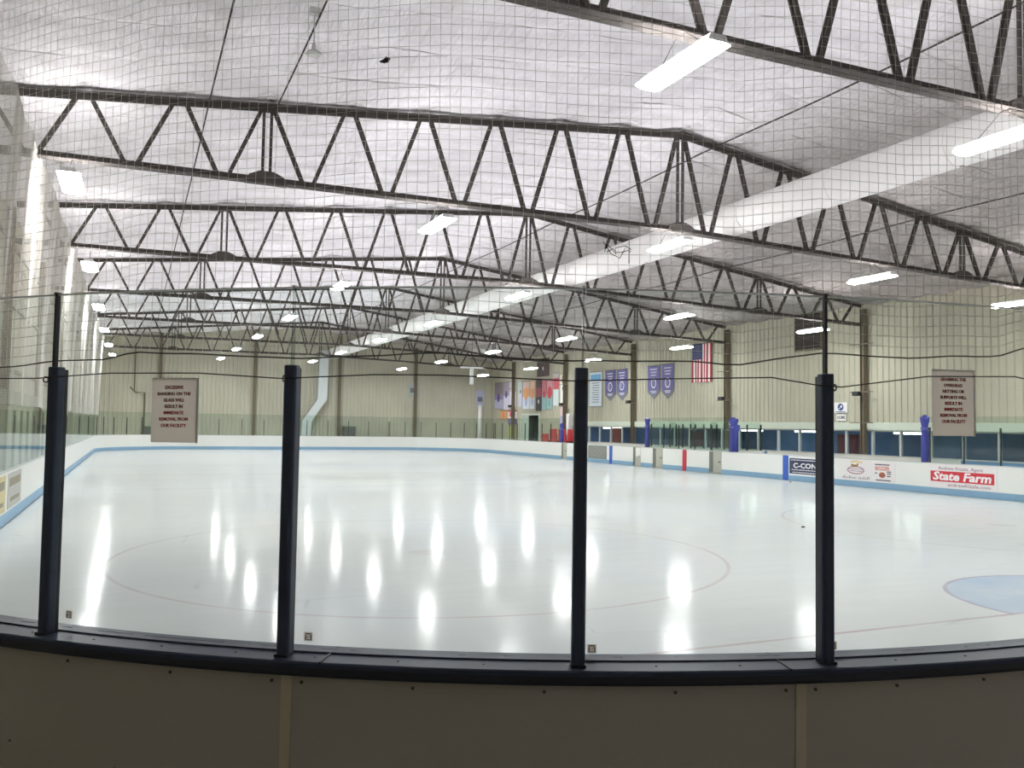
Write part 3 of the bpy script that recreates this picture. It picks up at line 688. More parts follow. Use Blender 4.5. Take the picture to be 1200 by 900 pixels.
for k, y in enumerate((27.15, 28.75, 30.3, 32.0, 33.65)):
    t = empty('partition_glass', (26.15, y, 0)); tag(t, 'clear penalty box partition across from the red stripe, the %s toward the far end' % ordn[k], 'glass partition')
    MB().box(0, 1.55, -0.006, 0.006, 1.05, 2.3).build('pane', M_gfar, t); MB().box(0.0, 1.55, -0.05, 0.05, -0.02, 1.05).build('base_panel', M_white, t)
    for x in (0.0, 0.75, 1.5): MB().box(x, x+0.05, -0.03, 0.03, 1.05, 2.2).build('post', M_blackd, t)
for k, (y, z1, flare, lab) in enumerate(((43.3, 2.13, 1, 'blue padded post by the red seats, farthest of four'), (33.8, 2.45, 0, 'slim blue padded post with a white tip, right of the third black post'), (26.95, 2.45, 1, 'thick blue wrapped post with flaring top, left of the fourth black post'), (17.1, 2.5, 0, 'straight blue padded post right of the fourth black post'))):
    t = empty('padded_post', (RX+0.06, y, ZB)); tag(t, lab, 'padded post'); h = z1-ZB
    r = 0.17 if k == 2 else 0.12
    prof = [(r*0.95, 0.0), (r, h*0.3), (r*0.92, h*0.6), (r*0.85, h*0.8), (r*(1.25 if flare else 1.2), h*0.93), (r*(1.1 if flare else 1.2), h)]
    MB().lathe(prof, n=14).build('pad', M_bluepad, t, smooth=True)
    MB().lathe([(r*1.08, -0.04), (r*1.1, 0.04)], (0, 0, h*0.74), 14).build('tie_band', mat('pad_strap', srgb(96, 100, 170), 0.6), t)
    MB().tube([(0, 0, h), (0, 0, h+0.06)], 0.07, 10).build('tip', M_wt if k == 1 else M_bluepad, t)
    if k == 2:
        MB().tube([(0, -0.17, 0), (0, -0.19, h*0.6), (0, -0.26, h*0.8)], [0.1, 0.09, 0.12], 12).build('side_pad', M_bluepad, t, smooth=True)
# red seats by the far doorway
for k in range(6):
    t = empty('red_seat', (28.6+0.75*(k % 2), 48.6+1.4*(k//2)+0.2*(k % 2), 0.35*(k % 2)+0.2)); tag(t, 'red plastic seat stacked beyond the right boards near the far doorway', 'seat', 'red seats beyond the far right boards')
    m_ = mat('red_plastic', srgb(190, 52, 58), 0.5, noise=0.2, nscale=5)
    MB().box(-0.25, 0.25, -0.5, 0.5, 0.42, 0.48).build('seat', m_, t); MB().box(0.2, 0.27, -0.5, 0.5, 0.48, 1.25).build('backrest', m_, t)
    for a in (-0.4, 0.4): MB().box(-0.2, 0.2, a-0.03, a+0.03, -0.2-(0.35*(k % 2)), 0.42).build('leg', M_steel, t)

# ------------------------------------------------------------------ things on the walls
def wallpiece(name, y0, y1, z0, z1, x=XR-0.06):
    return empty(name, (x, (y0+y1)/2, z0)), (y0-y1)/2, z1-z0
def rpan(t, nm, u0, u1, v0, v1, m_, d0=0.0, d1=0.006): return MB().box(-d1, -d0, -u1, -u0, v0, v1).build(nm, m_, t)
# flag
t, h, H_ = wallpiece('flag', 36.1, 34.35, 4.52, 6.62); tag(t, 'red and white striped flag with a blue star field, hung upright on the right wall', 'flag')
mb = MB(); NX, NY = 26, 20
fr, fw_, fb = mat('flag_red', srgb(176, 44, 62), 0.7), mat('flag_white', srgb(236, 226, 226), 0.7), mat('flag_blue', srgb(48, 58, 108), 0.7)
vs = []; fs = []; mi = []
for j in range(NY+1):
    for i in range(NX+1):
        u = -h+2*h*i/NX; v = H_*j/NY; vs.append((-0.06+0.035*sin(u*9+0.6)*(0.4+0.6*(1-j/NY)), -u*(1-0.02*(1-j/NY)), v))
for j in range(NY):
    for i in range(NX):
        fs.append((j*(NX+1)+i, j*(NX+1)+i+1, (j+1)*(NX+1)+i+1, (j+1)*(NX+1)+i))
        stripe = i//2; c = 0 if stripe % 2 == 0 else 1
        if i < 14 and j >= 12: c = 2
        mi.append(c)
mb.v, mb.f, mb.mi = vs, fs, mi
o = mb.build('flag_cloth', [fr, fw_, fb], t, smooth=True); sd = o.modifiers.new('t', 'SOLIDIFY'); sd.thickness = 0.004
m = MB()
for a in range(9):
    for b in range(6 if a % 2 == 0 else 5):
        u = -h+0.08+(0.155 if a % 2 == 0 else 0.155)*b+(0.0 if a % 2 == 0 else 0.078); v = H_*0.62+0.04+a*0.083
        P = [(u+(0.026 if q % 2 == 0 else 0.011)*sin(q*pi/5), v+(0.026 if q % 2 == 0 else 0.011)*cos(q*pi/5)) for q in range(10)]
        m.prism(P, (-0.105, 0, 0), (0,-1,0), (0,0,1), (-1,0,0), 0.003)
m.build('star', fw_, t)
MB().tube([(-0.05, -h-0.05, H_+0.01), (-0.05, h+0.05, H_+0.01)], 0.02, 8).build('hanging_rod', M_steel, t)
# purple pennants
M_ban = mat('banner_purple', srgb(100, 96, 148), 0.7, noise=0.08, nscale=3); M_bgr = mat('banner_grey', srgb(120, 122, 130), 0.7); M_bl = mat('banner_white', srgb(226, 226, 236), 0.7)
def pennant(y0, y1, zb_, zt_, lab):
    t, h, H_ = wallpiece('pennant_banner', y0, y1, zb_, zt_); tag(t, lab, 'banner')
    W1 = h*0.94
    MB().prism([(-W1, 0.42), (0, 0), (W1, 0.42), (W1*0.97, H_), (-W1*0.97, H_)], (0, 0, 0), (0,-1,0), (0,0,1), (-1,0,0), 0.012).build('cloth', M_ban, t)
    m = MB(); m.prism([(-W1, 0.42), (0, 0), (W1, 0.42), (W1, 0.72), (W1*0.75, 0.5), (0, 0.2), (-W1*0.75, 0.5), (-W1, 0.72)], (-0.012, 0, 0), (0,-1,0), (0,0,1), (-1,0,0), 0.003); m.build('chevron_border', M_bgr, t)
    m = MB(); m.prism([(0.27*cos(a*pi/10), 0.92+0.3*sin(a*pi/10)) for a in range(20)], (-0.012, 0, 0), (0,-1,0), (0,0,1), (-1,0,0), 0.004); m.build('round_emblem', M_bl, t)
    m = MB(); m.prism([(0.2*cos(a*pi/10), 0.92+0.22*sin(a*pi/10)) for a in range(20)], (-0.016, 0, 0), (0,-1,0), (0,0,1), (-1,0,0), 0.003); m.build('emblem_core', M_ban, t)
    m = MB()
    q = [(-0.1, 0.8), (0.05, 0.84), (-0.08, 0.95), (0.1, 1.04)]
    for a, b in zip(q[:-1], q[1:]): m.bar((-0.021, -a[0], a[1]), (-0.021, -b[0], b[1]), 0.005, 0.06, up=(1,0,0))
    m.build('emblem_mark', M_bl, t)
    m = MB()
    for v, hw in ((H_-0.2, 0.36), (H_-0.38, 0.3), (H_-0.55, 0.26), (0.45, 0.3), (0.36, 0.2)):
        u = -hw
        while u < hw: m.box(-0.019, -0.012, -(u+0.06), -u, v-0.035, v+0.035); u += 0.09
    m.build('print_line', M_bl, t)
    MB().tube([(-0.01, -h, H_+0.01), (-0.01, h, H_+0.01)], 0.018, 8).build('hanging_rod', M_steel, t)
pennant(45.8, 44.4, 3.69, 5.67, 'purple pointed banner, first from the left after the pale list board')
pennant(44.3, 42.95, 3.71, 5.66, 'purple pointed banner just left of the steel column')
pennant(40.7, 39.3, 3.72, 5.68, 'purple pointed banner just right of the steel column')
pennant(39.2, 37.85, 3.7, 5.69, 'purple pointed banner nearest the striped flag')
t, h, H_ = wallpiece('list_board', 47.85, 46.15, 3.38, 5.66); tag(t, 'tall pale blue framed list board left of the purple pennants', 'board')
rpan(t, 'board_panel', -h, h, 0, H_, mat('pale_list', srgb(206, 216, 226), 0.5), 0, 0.02); rpan(t, 'blue_header', -h+0.15, h-0.15, H_-0.55, H_-0.15, mat('sky_print', srgb(88, 160, 206), 0.5), 0.02, 0.025)
m = MB()
for k in range(9): m.box(-0.024, -0.02, -h+0.35, h-0.35-0.1*(k % 2), 0.25+0.16*k, 0.3+0.16*k)
m.build('print_line', M_bgr, t)
m = MB(); m.box(-0.03, 0, -h-0.04, -h, 0, H_); m.box(-0.03, 0, h, h+0.04, 0, H_); m.box(-0.03, 0, -h, h, -0.04, 0); m.box(-0.03, 0, -h, h, H_, H_+0.04); m.build('frame', M_bgr, t)
# small logo board and HOME sign
t, h, H_ = wallpiece('logo_sign', 25.58, 24.83, 2.78, 3.23); tag(t, 'square white sign with a round blue emblem right of the fourth black post', 'sign')
rpan(t, 'board_panel', -h, h, 0, H_, M_wt, 0, 0.02)
M_lb = mat('logo_blue', srgb(58, 84, 140), 0.6)
m = MB(); m.prism([(0.17*cos(a*pi/10), 0.25+0.16*sin(a*pi/10)) for a in range(20)], (-0.02, 0, 0), (0,-1,0), (0,0,1), (-1,0,0), 0.004); m.build('round_emblem', M_lb, t)
m = MB(); m.box(-0.027, -0.024, -0.08, 0.02, 0.22, 0.31); m.box(-0.027, -0.024, 0.04, 0.1, 0.17, 0.21); m.box(-0.027, -0.024, -0.1, -0.05, 0.3, 0.34); m.build('emblem_mark', M_wt, t)
m = MB(); m.box(-0.024, -0.02, -0.28, 0.28, 0.025, 0.06); m.build('print_line', M_lb, t)
t, h, H_ = wallpiece('home_sign', 25.45, 24.9, 2.43, 2.71); tag(t, 'small white sign reading HOME under the emblem sign', 'sign')
rpan(t, 'board_panel', -h, h, 0, H_, M_wt, 0, 0.02); text('lettering', 'HOME', 0.2, frame_m((-0.022, 0, H_/2), (0,-1,0), (0,0,1), (-1,0,0)), mat('green_black_print', srgb(50, 66, 62), 0.6), t, width=0.44, bold=0.004)
# louver
t, h, H_ = wallpiece('wall_louver', 28.0, 26.25, 5.65, 7.4); tag(t, 'dark slatted louver high on the right wall, left of the tall column', 'louver')
m = MB(); m.box(-0.1, 0.02, -h, -h+0.07, 0, H_); m.box(-0.1, 0.02, h-0.07, h, 0, H_); m.box(-0.1, 0.02, -h, h, 0, 0.07); m.box(-0.1, 0.02, -h, h, H_-0.07, H_); m.build('frame', M_col, t)
m = MB()
for k in range(16): m.bar((-0.04, -h+0.07, 0.12+k*(H_-0.2)/16), (-0.04, h-0.07, 0.12+k*(H_-0.2)/16), 0.07, 0.012, up=(0.6, 0, 0.8))
m.build('slats', mat('louver_slat', srgb(96, 88, 86), 0.6), t); MB().box(-0.005, 0.015, -h+0.05, h-0.05, 0.05, H_-0.05).build('back_panel', mat('louver_back', srgb(70, 64, 62), 0.8), t)
# cluster of long banners at the far end of the right wall
def hangban(y0, y1, z0, z1, zones, lab, x=XR-0.06, marks=None):
    t, h, H_ = wallpiece('hanging_banner', y0, y1, z0, z1, x); tag(t, lab, 'banner')
    v = 0.0
    for k, (fr_, c) in enumerate(zones):   # from the bottom up
        rpan(t, 'cloth', -h, h, v, v+H_*fr_, mat('ban_%02x%02x%02x' % c, srgb(*c), 0.7, noise=0.12, nscale=4), 0, 0.012); v += H_*fr_
    if marks:
        for (uc, vc, rr, c) in marks:
            m = MB(); m.prism([(uc*h+rr*cos(a*pi/7), vc*H_+rr*1.25*sin(a*pi/7)) for a in range(14)], (-0.012, 0, 0), (0,-1,0), (0,0,1), (-1,0,0), 0.004); m.build('emblem', mat('ban_%02x%02x%02x' % c, srgb(*c), 0.7, noise=0.12, nscale=4), t)
    MB().tube([(-0.01, -h, H_+0.01), (-0.01, h, H_+0.01)], 0.015, 6).build('hanging_rod', M_steel, t)
lav, pur, whi, org, red_, blk, teal = (186, 186, 216), (96, 80, 130), (222, 220, 228), (214, 150, 100), (196, 70, 84), (66, 62, 66), (150, 190, 192)
hangban(64.6, 62.9, 3.4, 5.6, [(0.35, lav), (0.2, (150, 138, 180)), (0.45, (140, 130, 136))], 'lavender banner with a dark purple spot, leftmost long one on the right wall', marks=[(0, 0.42, 0.3, pur)])
hangban(62.7, 61.5, 3.3, 5.6, [(0.5, (206, 200, 222)), (0.5, (158, 146, 160))], 'narrow banner, white below and mauve above, second from the corner', marks=[(0, 0.55, 0.25, pur)])
hangban(61.4, 60.1, 3.5, 5.6, [(0.6, whi), (0.4, (190, 186, 192))], 'white banner with two black figures near the far column', marks=[(0, 0.75, 0.2, blk), (0, 0.42, 0.26, (90, 88, 120))])
hangban(59.55, 58.95, 3.5, 5.55, [(0.5, lav), (0.5, (168, 184, 190))], 'slim pale blue banner right beside the far column', marks=[(0.0, 0.6, 0.12, (80, 90, 130))])
hangban(63.4, 61.9, 2.5, 3.22, [(1, (216, 168, 122))], 'orange square poster under the lavender banner', marks=[(0, 0.5, 0.25, (226, 140, 96))])
hangban(61.7, 59.9, 2.6, 3.22, [(0.85, (226, 218, 220)), (0.15, red_)], 'white poster edged in red under the white banner', marks=[(-0.4, 0.5, 0.18, red_), (0.4, 0.5, 0.18, (176, 96, 110))])
hangban(61.7, 59.9, 2.1, 2.5, [(1, (128, 112, 160))], 'small purple placard under the red edged poster')
hangban(61.6, 60.1, 1.1, 2.0, [(1, (206, 202, 130))], 'yellow placard low on the wall near the far column')
hangban(58.8, 57.5, 3.3, 5.5, [(0.45, (206, 212, 226)), (0.3, (214, 160, 130)), (0.25, (206, 178, 172))], 'orange topped banner with pale blue hem, right beside the far column', marks=[(0, 0.55, 0.4, org), (0, 0.25, 0.25, (160, 176, 210))])
hangban(57.4, 56.6, 3.3, 5.5, [(0.45, (210, 216, 226)), (0.55, (222, 186, 160))], 'orange and pale banner left of the black one', marks=[(0, 0.55, 0.35, org), (0, 0.25, 0.22, (160, 176, 210))])
hangban(56.35, 55.35, 3.15, 5.5, [(0.45, blk), (0.3, (150, 72, 84)), (0.25, (90, 62, 66))], 'black banner with a dull red middle', marks=[(0, 0.3, 0.12, whi)])
hangban(55.25, 54.55, 3.25, 5.5, [(0.5, teal), (0.5, (206, 120, 132))], 'narrow red and teal banner beside the black one', marks=[(0, 0.5, 0.22, red_)])
hangban(54.45, 53.5, 3.25, 5.5, [(0.45, teal), (0.55, (212, 150, 158))], 'pink and teal banner with a bold red disc', marks=[(0, 0.55, 0.38, red_), (0, 0.2, 0.2, (130, 170, 178))])
hangban(53.35, 52.5, 3.5, 5.9, [(0.5, (210, 222, 224)), (0.35, (204, 96, 108)), (0.15, (188, 190, 192))], 'banner with red middle and pale hem, left of the ringed one')
hangban(52.2, 51.35, 3.5, 5.75, [(1, (230, 228, 226))], 'white banner with a tan ring at its top', marks=[(0, 0.83, 0.28, (176, 146, 96)), (0, 0.83, 0.2, (230, 228, 226)), (0, 0.55, 0.14, (70, 70, 110))])
hangban(52.2, 51.35, 2.1, 3.4, [(0.5, (170, 178, 206)), (0.5, (228, 200, 200))], 'pink and blue poster under the ringed white banner')
hangban(56.2, 54.1, 5.75, 7.1, [(1, (92, 78, 78))], 'large dark maroon banner high above the long banners', marks=[(0, 0.45, 0.12, whi)])
# pale banner on the far wall's right end, and a small poster
for x0, x1, z0, z1, c, lab in ((29.0, 29.75, 3.6, 5.0, (184, 186, 214), 'pale lavender banner on the far wall close to its right corner'), (22.9, 23.9, 4.2, 5.4, (176, 180, 178), 'small pale poster on the far wall beside the last column')):
    t = empty('wall_poster', ((x0+x1)/2, YF-0.05, z0)); tag(t, lab, 'poster'); h = (x1-x0)/2
    MB().box(-h, h, 0, 0.015, 0, z1-z0).build('sheet', mat('poster_%d' % int(x0), srgb(*c), 0.7, noise=0.2, nscale=3), t); MB().box(-h*0.6, h*0.6, -0.004, 0, 0.4, 0.8).build('print', M_bgr, t)
t = empty('white_pipe', (29.3, YF-0.25, -0.02)); tag(t, 'white vertical pipe cover in the far right corner', 'pipe'); MB().tube([(0, 0, 0), (0, 0, 3.7)], 0.18, 14).build('pipe', M_wt, t, smooth=True); MB().tube([(0, 0, 3.7), (0, 0, 3.8)], 0.2, 14).build('cap', M_cap, t)
for x, w_, h_, lab in ((3.4, 1.1, 1.55, 'dark cabinet by the far wall just left of the left paper sign'), (17.95, 0.95, 1.75, 'dark grey cabinet by the far wall right of its third column')):
    t = empty('cabinet', (x, YF-0.55, -0.02)); tag(t, lab, 'cabinet')
    bevel(MB().box(-w_/2, w_/2, -0.3, 0.3, 0.05, h_).build('body', mat('cabinet_grey', srgb(112, 116, 110), 0.6), t), 0.02); MB().box(-w_/2+0.04, -0.01, -0.315, -0.3, 0.1, h_-0.05).build('door', mat('cabinet_door', srgb(98, 102, 98), 0.6), t); MB().box(0.01, w_/2-0.04, -0.315, -0.3, 0.1, h_-0.05).build('door', MATS['cabinet_door'], t)
    MB().box(-w_/2+0.03, w_/2-0.03, -0.27, 0.27, 0, 0.05).build('plinth', M_blackd, t)
t = empty('wall_pipe', (1.9, YF-0.12, 0)); tag(t, 'thin grey pipe run with an elbow on the far wall, left end', 'pipe')
MB().tube([(0.9, 0, 0.0), (0.9, 0, 4.0), (0.3, 0, 4.0), (-0.1, 0, 4.4)], 0.05, 8).build('pipe', M_col, t); MB().tube([(0.2, 0, 4.1), (0.2, 0, 7.4)], 0.04, 8).build('riser', M_col, t)
t = empty('white_column_pair', (XR-0.35, 50.2, -0.02)); tag(t, 'white boxed pillar beside the steel column, left of the third black post', 'pillar'); bevel(MB().box(-0.16, 0.16, -0.2, 0.2, 0.12, 2.9).build('shaft', M_wt, t), 0.01); MB().box(-0.2, 0.2, -0.24, 0.24, 0, 0.12).build('base', M_cap, t)

# ------------------------------------------------------------------ puck and bits
for (x, y, z, lab) in ((14.81, 10.5, 0.0, 'black puck lying on the ice left of the fourth black post'), (25.2, 22.5, 0.0, 'black puck lying by the right boards under the navy advert')):
    t = tag(MB().lathe([(0.034, 0), (0.038, 0.004), (0.038, 0.022), (0.034, 0.026)], (0, 0, 0), 20).build('puck', M_blackd), lab, 'puck'); t.location = (x, y, z)
    t.rotation_euler = (0, 0, 0)

# ------------------------------------------------------------------ foreground: board, sill, posts, glass, net
def cyl(a, r, z): return Vector((CN[0]+r*cos(R(a)), CN[1]+r*sin(R(a)), z))
t = empty('near_dasher_board', (CN[0], CN[1], 0)); tag(t, 'curved near dasher board in the foreground, dim beige back with dark blue sill', 'dasher board')
def arcl(a0, a1, n, r=6.1): return [(r*cos(R(a0+(a1-a0)*i/n)), r*sin(R(a0+(a1-a0)*i/n)), cos(R(a0+(a1-a0)*i/n)), sin(R(a0+(a1-a0)*i/n))) for i in range(n+1)]
seams = [-180, -158.9, -140.9, -122.9, -104.9, -90]
MB().sweep(arcl(-180, -90, 72), [(-0.02, 0), (-0.02, 1.08), (0.0, 1.08), (0.0, 0)]).build('rink_side_panel', M_white, t, smooth=False)
MB().sweep(arcl(-180, -90, 72), [(-0.035, 0.0), (-0.035, 0.2), (-0.02, 0.2), (-0.02, 0.0)]).build('kick_plate', M_kick, t)
for a, b in zip(seams[:-1], seams[1:]):
    MB().sweep(arcl(a+0.02, b-0.02, 20), [(0.115, -0.02), (0.115, 1.085), (0.13, 1.085), (0.13, -0.02)]).build('board_panel', M_face, t, smooth=False)
for a in seams[1:-1]:
    MB().sweep(arcl(a-0.19, a+0.19, 2), [(0.13, -0.02), (0.13, 1.085), (0.136, 1.085), (0.136, -0.02)]).build('joint_strip', M_strip, t)
MB().sweep(arcl(-180, -90, 90), [(-0.045, 1.085), (-0.045, 1.112), (0.045, 1.112), (0.045, 1.085)]).build('glass_channel', M_sill, t)
MB().sweep(arcl(-180, -90, 90), [(0.047, 1.085), (0.047, 1.106), (0.160, 1.104), (0.168, 1.098), (0.168, 1.085)]).build('sill', M_sill, t)
MB().sweep(arcl(-180, -90, 90), [(0.130, 1.05), (0.130, 1.085), (0.170, 1.085), (0.170, 1.062), (0.165, 1.05)]).build('sill_edge', M_sille, t)
M_screw = mat('screw_steel', srgb(96, 90, 78), 0.5, 0.5)
for a, b in zip(seams[1:-1], seams[2:]):
    for q in [a+0.55]+[a+(b-a)*k/4 for k in (1, 2, 3)]+[b-0.55]:
        c0 = cyl(q, 6.230, 1.018)-Vector((CN[0], CN[1], 0)); c1 = cyl(q, 6.235, 1.018)-Vector((CN[0], CN[1], 0)); MB().tube([c0, c1], 0.0065, 10).build('screw_head', M_screw, t)
for q, z in ((-134.6, 0.66), (-129.6, 0.62), (-124.0, 0.62), (-111.2, 0.7)):
    MB().tube([cyl(q, 6.230, z)-Vector((CN[0], CN[1], 0)), cyl(q, 6.234, z)-Vector((CN[0], CN[1], 0))], 0.005, 8).build('screw_head', M_screw, t)
for k in range(16):
    q = -140+3*k; MB().tube([cyl(q, 6.2, 1.104)-Vector((CN[0], CN[1], 0)), cyl(q, 6.2, 1.1075)-Vector((CN[0], CN[1], 0))], 0.005, 8).build('sill_screw', M_sille, t)
for a in (-121.6, -105.4): MB().sweep(arcl(a-0.03, a+0.03, 1), [(-0.045, 1.1), (-0.045, 1.113), (0.165, 1.1075), (0.165, 1.09)]).build('sill_joint', M_blackd, t)

PA = [-143.6, -133.37, -123.17, -112.73, -103.74, -94.0]
PJ = [-144.6, -134.45, -123.54, -112.59, -103.26, -93.4]
PZ = [2.22, 2.218, 2.223, 2.224, 2.222, 2.22]
plab = ['black padded post beyond the left picture edge', 'leftmost tall black padded post in front of the rink glass', 'tall black padded post, second from the left', 'tall black padded post right of the picture centre', 'rightmost tall black padded post in view', 'black padded post beyond the right picture edge']
for i, a in enumerate(PA):
    if i in (0, 5): continue
    t = empty('padded_support_post', cyl(a, 6.2, 1.105), R(a)); tag(t, plab[i], 'post')
    h = PZ[i]-1.105; wd = 0.0255
    m = MB(); P = [(-0.028, -wd), (0.012, -wd), (0.024, -wd+0.01), (0.024, wd-0.01), (0.012, wd), (-0.028, wd)]
    m.prism(P, (0, 0, 0.004), (1,0,0), (0,1,0), (0,0,1), h-0.004); bevel(m.build('vinyl_pad', M_black, t), 0.005)
    MB().box(-0.045, -0.03, -0.022, 0.022, 0, h-0.01).build('post_core', M_blackd, t)
    MB().box(-0.03, 0.027, -wd-0.002, wd+0.002, 0, 0.01).build('foot_plate', M_sille, t)
    m = MB(); pts = [(0.024+0.012+0.012*cos(q*pi/8), (wd-0.012)*(1 if i != 2 else -1)*(1 if i != 1 else -1), h-0.055+0.012*sin(q*pi/8)) for q in range(17)]
    m.tube(pts, 0.003, 6, cap=False); m.build('eye_bolt', M_steel, t)
    # joint between the glass sheets above the pad
    t2 = empty('glass_joint', cyl(PJ[i], 6.1, 1.113), R(PJ[i]))
    tag(t2, ['', 'dark joint strip between the glass sheets above the leftmost black post', 'clear joint strip above the second black post', 'clear joint strip above the third black post', 'dark joint strip above the rightmost black post'][i], 'joint strip')
    wj = 0.0055 if i in (1, 4) else 0.0035
    MB().box(-0.009, 0.012, -wj, wj, 0, 1.432).build('strip', M_blackd if i in (1, 4) else M_seam, t2)
    MB().box(-0.012, 0.015, -wj-0.0015, wj+0.0015, 1.432, 1.44).build('end_cap', M_cap if i not in (1, 4) else M_blackd, t2)
glab = ['near glass sheet at the left picture edge, left of the leftmost black post', 'near glass sheet carrying the paper sign about banging on the glass', 'near glass sheet between the second and third black posts', 'near glass sheet between the third and rightmost black posts', 'near glass sheet carrying the paper sign about netting, right of the last black post']
for i in range(5):
    a0, a1 = PJ[i]+0.07, PJ[i+1]-0.07
    t = empty('glass_sheet', cyl((a0+a1)/2, 6.1, 1.112)); tag(t, glab[i], 'glass panel')
    p0, p1 = cyl(a0, 6.1, 0), cyl(a1, 6.1, 0); c = cyl((a0+a1)/2, 6.1, 0)
    loc = [(q[0]-c.x, q[1]-c.y, q[2], q[3]) for q in arc(CN[0], CN[1], a0, a1, 6.1, 8)]
    MB().sweep(loc, [(-0.006, 0), (-0.006, 2.54-1.112), (0.006, 2.54-1.112), (0.006, 0)]).build('glass', M_glass, t, smooth=False)
    MB().sweep(loc, [(-0.0062, 2.54-1.112), (-0.0062, 2.546-1.112), (0.0062, 2.546-1.112), (0.0062, 2.54-1.112)]).build('polished_edge', mat('glass_edge', srgb(226, 232, 230), 0.3), t)
# small square stickers on the glass
for (a, z, lab) in ((-133.1, 1.168, 'leftmost'), (-122.6, 1.158, 'second from left'), (-112.15, 1.146, 'third from left'), (-103.0, 1.146, 'rightmost')):
    t = empty('glass_sticker', cyl(a, 6.108, z), R(a)); tag(t, 'small square safety sticker low on the near glass, %s' % lab, 'sticker')
    MB().box(0, 0.001, -0.017, 0.017, -0.017, 0.017).build('label', M_paper, t)
    m = MB(); m.box(0.001, 0.0014, -0.012, 0.012, 0.009, 0.013); m.box(0.001, 0.0014, -0.013, -0.009, -0.013, 0.007); m.box(0.001, 0.0014, 0.009, 0.013, -0.013, 0.007); m.box(0.001, 0.0014, -0.009, 0.009, -0.014, -0.011)
    m.bar((0.0013, -0.007, 0.0), (0.0013, -0.002, -0.006), 0.0008, 0.004, up=(1,0,0)); m.bar((0.0013, -0.002, -0.006), (0.0013, 0.008, 0.006), 0.0008, 0.004, up=(1,0,0))
    m.build('check_mark', M_blackd, t)
# paper signs
def paper(ac, zc, w_, h_, lines, lab, size, tilt=0.0):
    t = empty('paper_sign', cyl(ac, 6.112, zc), R(ac)); tag(t, lab, 'sign'); t.rotation_euler[0] = tilt
    tt = Matrix.Rotation(0, 4, 'X')
    bevel(MB().box(0, 0.003, -w_/2, w_/2, -h_/2, h_/2).build('sheet', M_paper, t), 0.001, 1)
    m = MB(); m.box(-0.002, 0.002, w_/2-0.002, w_/2+0.008, -h_/2-0.002, h_/2+0.004); m.box(-0.002, 0.002, -w_/2, w_/2, h_/2-0.002, h_/2+0.005); m.build('plastic_sleeve', M_sleeve, t)
    n = len(lines); z = h_*0.5-h_*0.135
    for k, s in enumerate(lines):
        text('lettering', s, size, frame_m((0.0034, 0, z-k*h_*0.092 if n == 8 else z-k*h_*0.1), (0,1,0), (0,0,1), (1,0,0)), M_redd if k < n*0.5 else M_redtext, t, bold=0.0006)
paper(-128.42, 2.04, 0.213, 0.262, ['EXCESSIVE', 'BANGING ON THE', 'GLASS WILL', 'RESULT IN', 'IMMEDIATE', 'REMOVAL FROM', 'OUR FACILITY'], 'grey paper sign in red capitals about banging on the glass, left side', 0.0185, R(0.5))
paper(-97.68, 2.122, 0.214, 0.272, ['GRABBING THE', 'OVERHEAD', 'NETTING OR', 'SUPPORTS WILL', 'RESULT IN', 'IMMEDIATE', 'REMOVAL FROM', 'OUR FACILITY'], 'grey paper sign in red capitals about the overhead netting, right side', 0.0185, R(0.3))

# cable strung between the posts
cp = [(-137.5, 2.168), (-133.93, 2.168), (-130.43, 2.188), (-126.6, 2.188), (-123.3, 2.168), (-122.7, 2.172), (-120, 2.186), (-117.6, 2.187), (-113.07, 2.172), (-109.74, 2.186), (-106, 2.200), (-104.08, 2.172), (-103.34, 2.170), (-99.8, 2.222), (-95.85, 2.234), (-94.2, 2.208), (-91, 2.19)]
def smoothpath(cp, r, n=6):
    out = []
    for i in range(len(cp)-1):
        for k in range(n):
            s = k/n; out.append(cyl(cp[i][0]*(1-s)+cp[i+1][0]*s, r, cp[i][1]*(1-s)+cp[i+1][1]*s))
    out.append(cyl(cp[-1][0], r, cp[-1][1])); return out
tag(MB().tube(smoothpath(cp, 6.236, 4), 0.0026, 6).build('support_cable', M_cable, smooth=True), 'thin dark cable strung from post to post across the near glass', 'cable')

# netting: knotted square cells hung from the roof, following the rink edge
rope = [(-180, 2.24), (-143.6, 2.225), (-138.4, 2.235), (-135, 2.261), (-132.5, 2.261), (-130.9, 2.293), (-128, 2.28), (-123.2, 2.262), (-118, 2.285), (-112.7, 2.262), (-108, 2.272), (-106.6, 2.262), (-102.95, 2.321), (-98.94, 2.310), (-97, 2.33), (-94.7, 2.335), (-93.2, 2.38), (-90, 2.30)]
def ropez(a):
    for (a0, z0), (a1, z1) in zip(rope[:-1], rope[1:]):
        if a0 <= a <= a1: return z0+(z1-z0)*(a-a0)/(a1-a0)
    return 2.28
from mathutils import noise as N
CELL = 0.0435
def strip3(out, pts, r):     # triangular cord through pts
    o = len(out.v); n = len(pts); vs = []; fs = []
    for i, p in enumerate(pts):
        d = (pts[min(i+1, n-1)]-pts[max(i-1, 0)]).normalized(); u = Vector((0,0,1)) if abs(d.z) < 0.7 else Vector((0.6,0.8,0))
        s = d.cross(u).normalized(); q = s.cross(d)
        for k in range(3): vs.append(p+s*(r*cos(2.1*k))+q*(r*sin(2.1*k)))
    for i in range(n-1):
        for k in range(3): fs.append((i*3+k, i*3+(k+1) % 3, (i+1)*3+(k+1) % 3, (i+1)*3+k))
    out.add(vs, fs)
ZTOP = 6.95; RN = 6.03
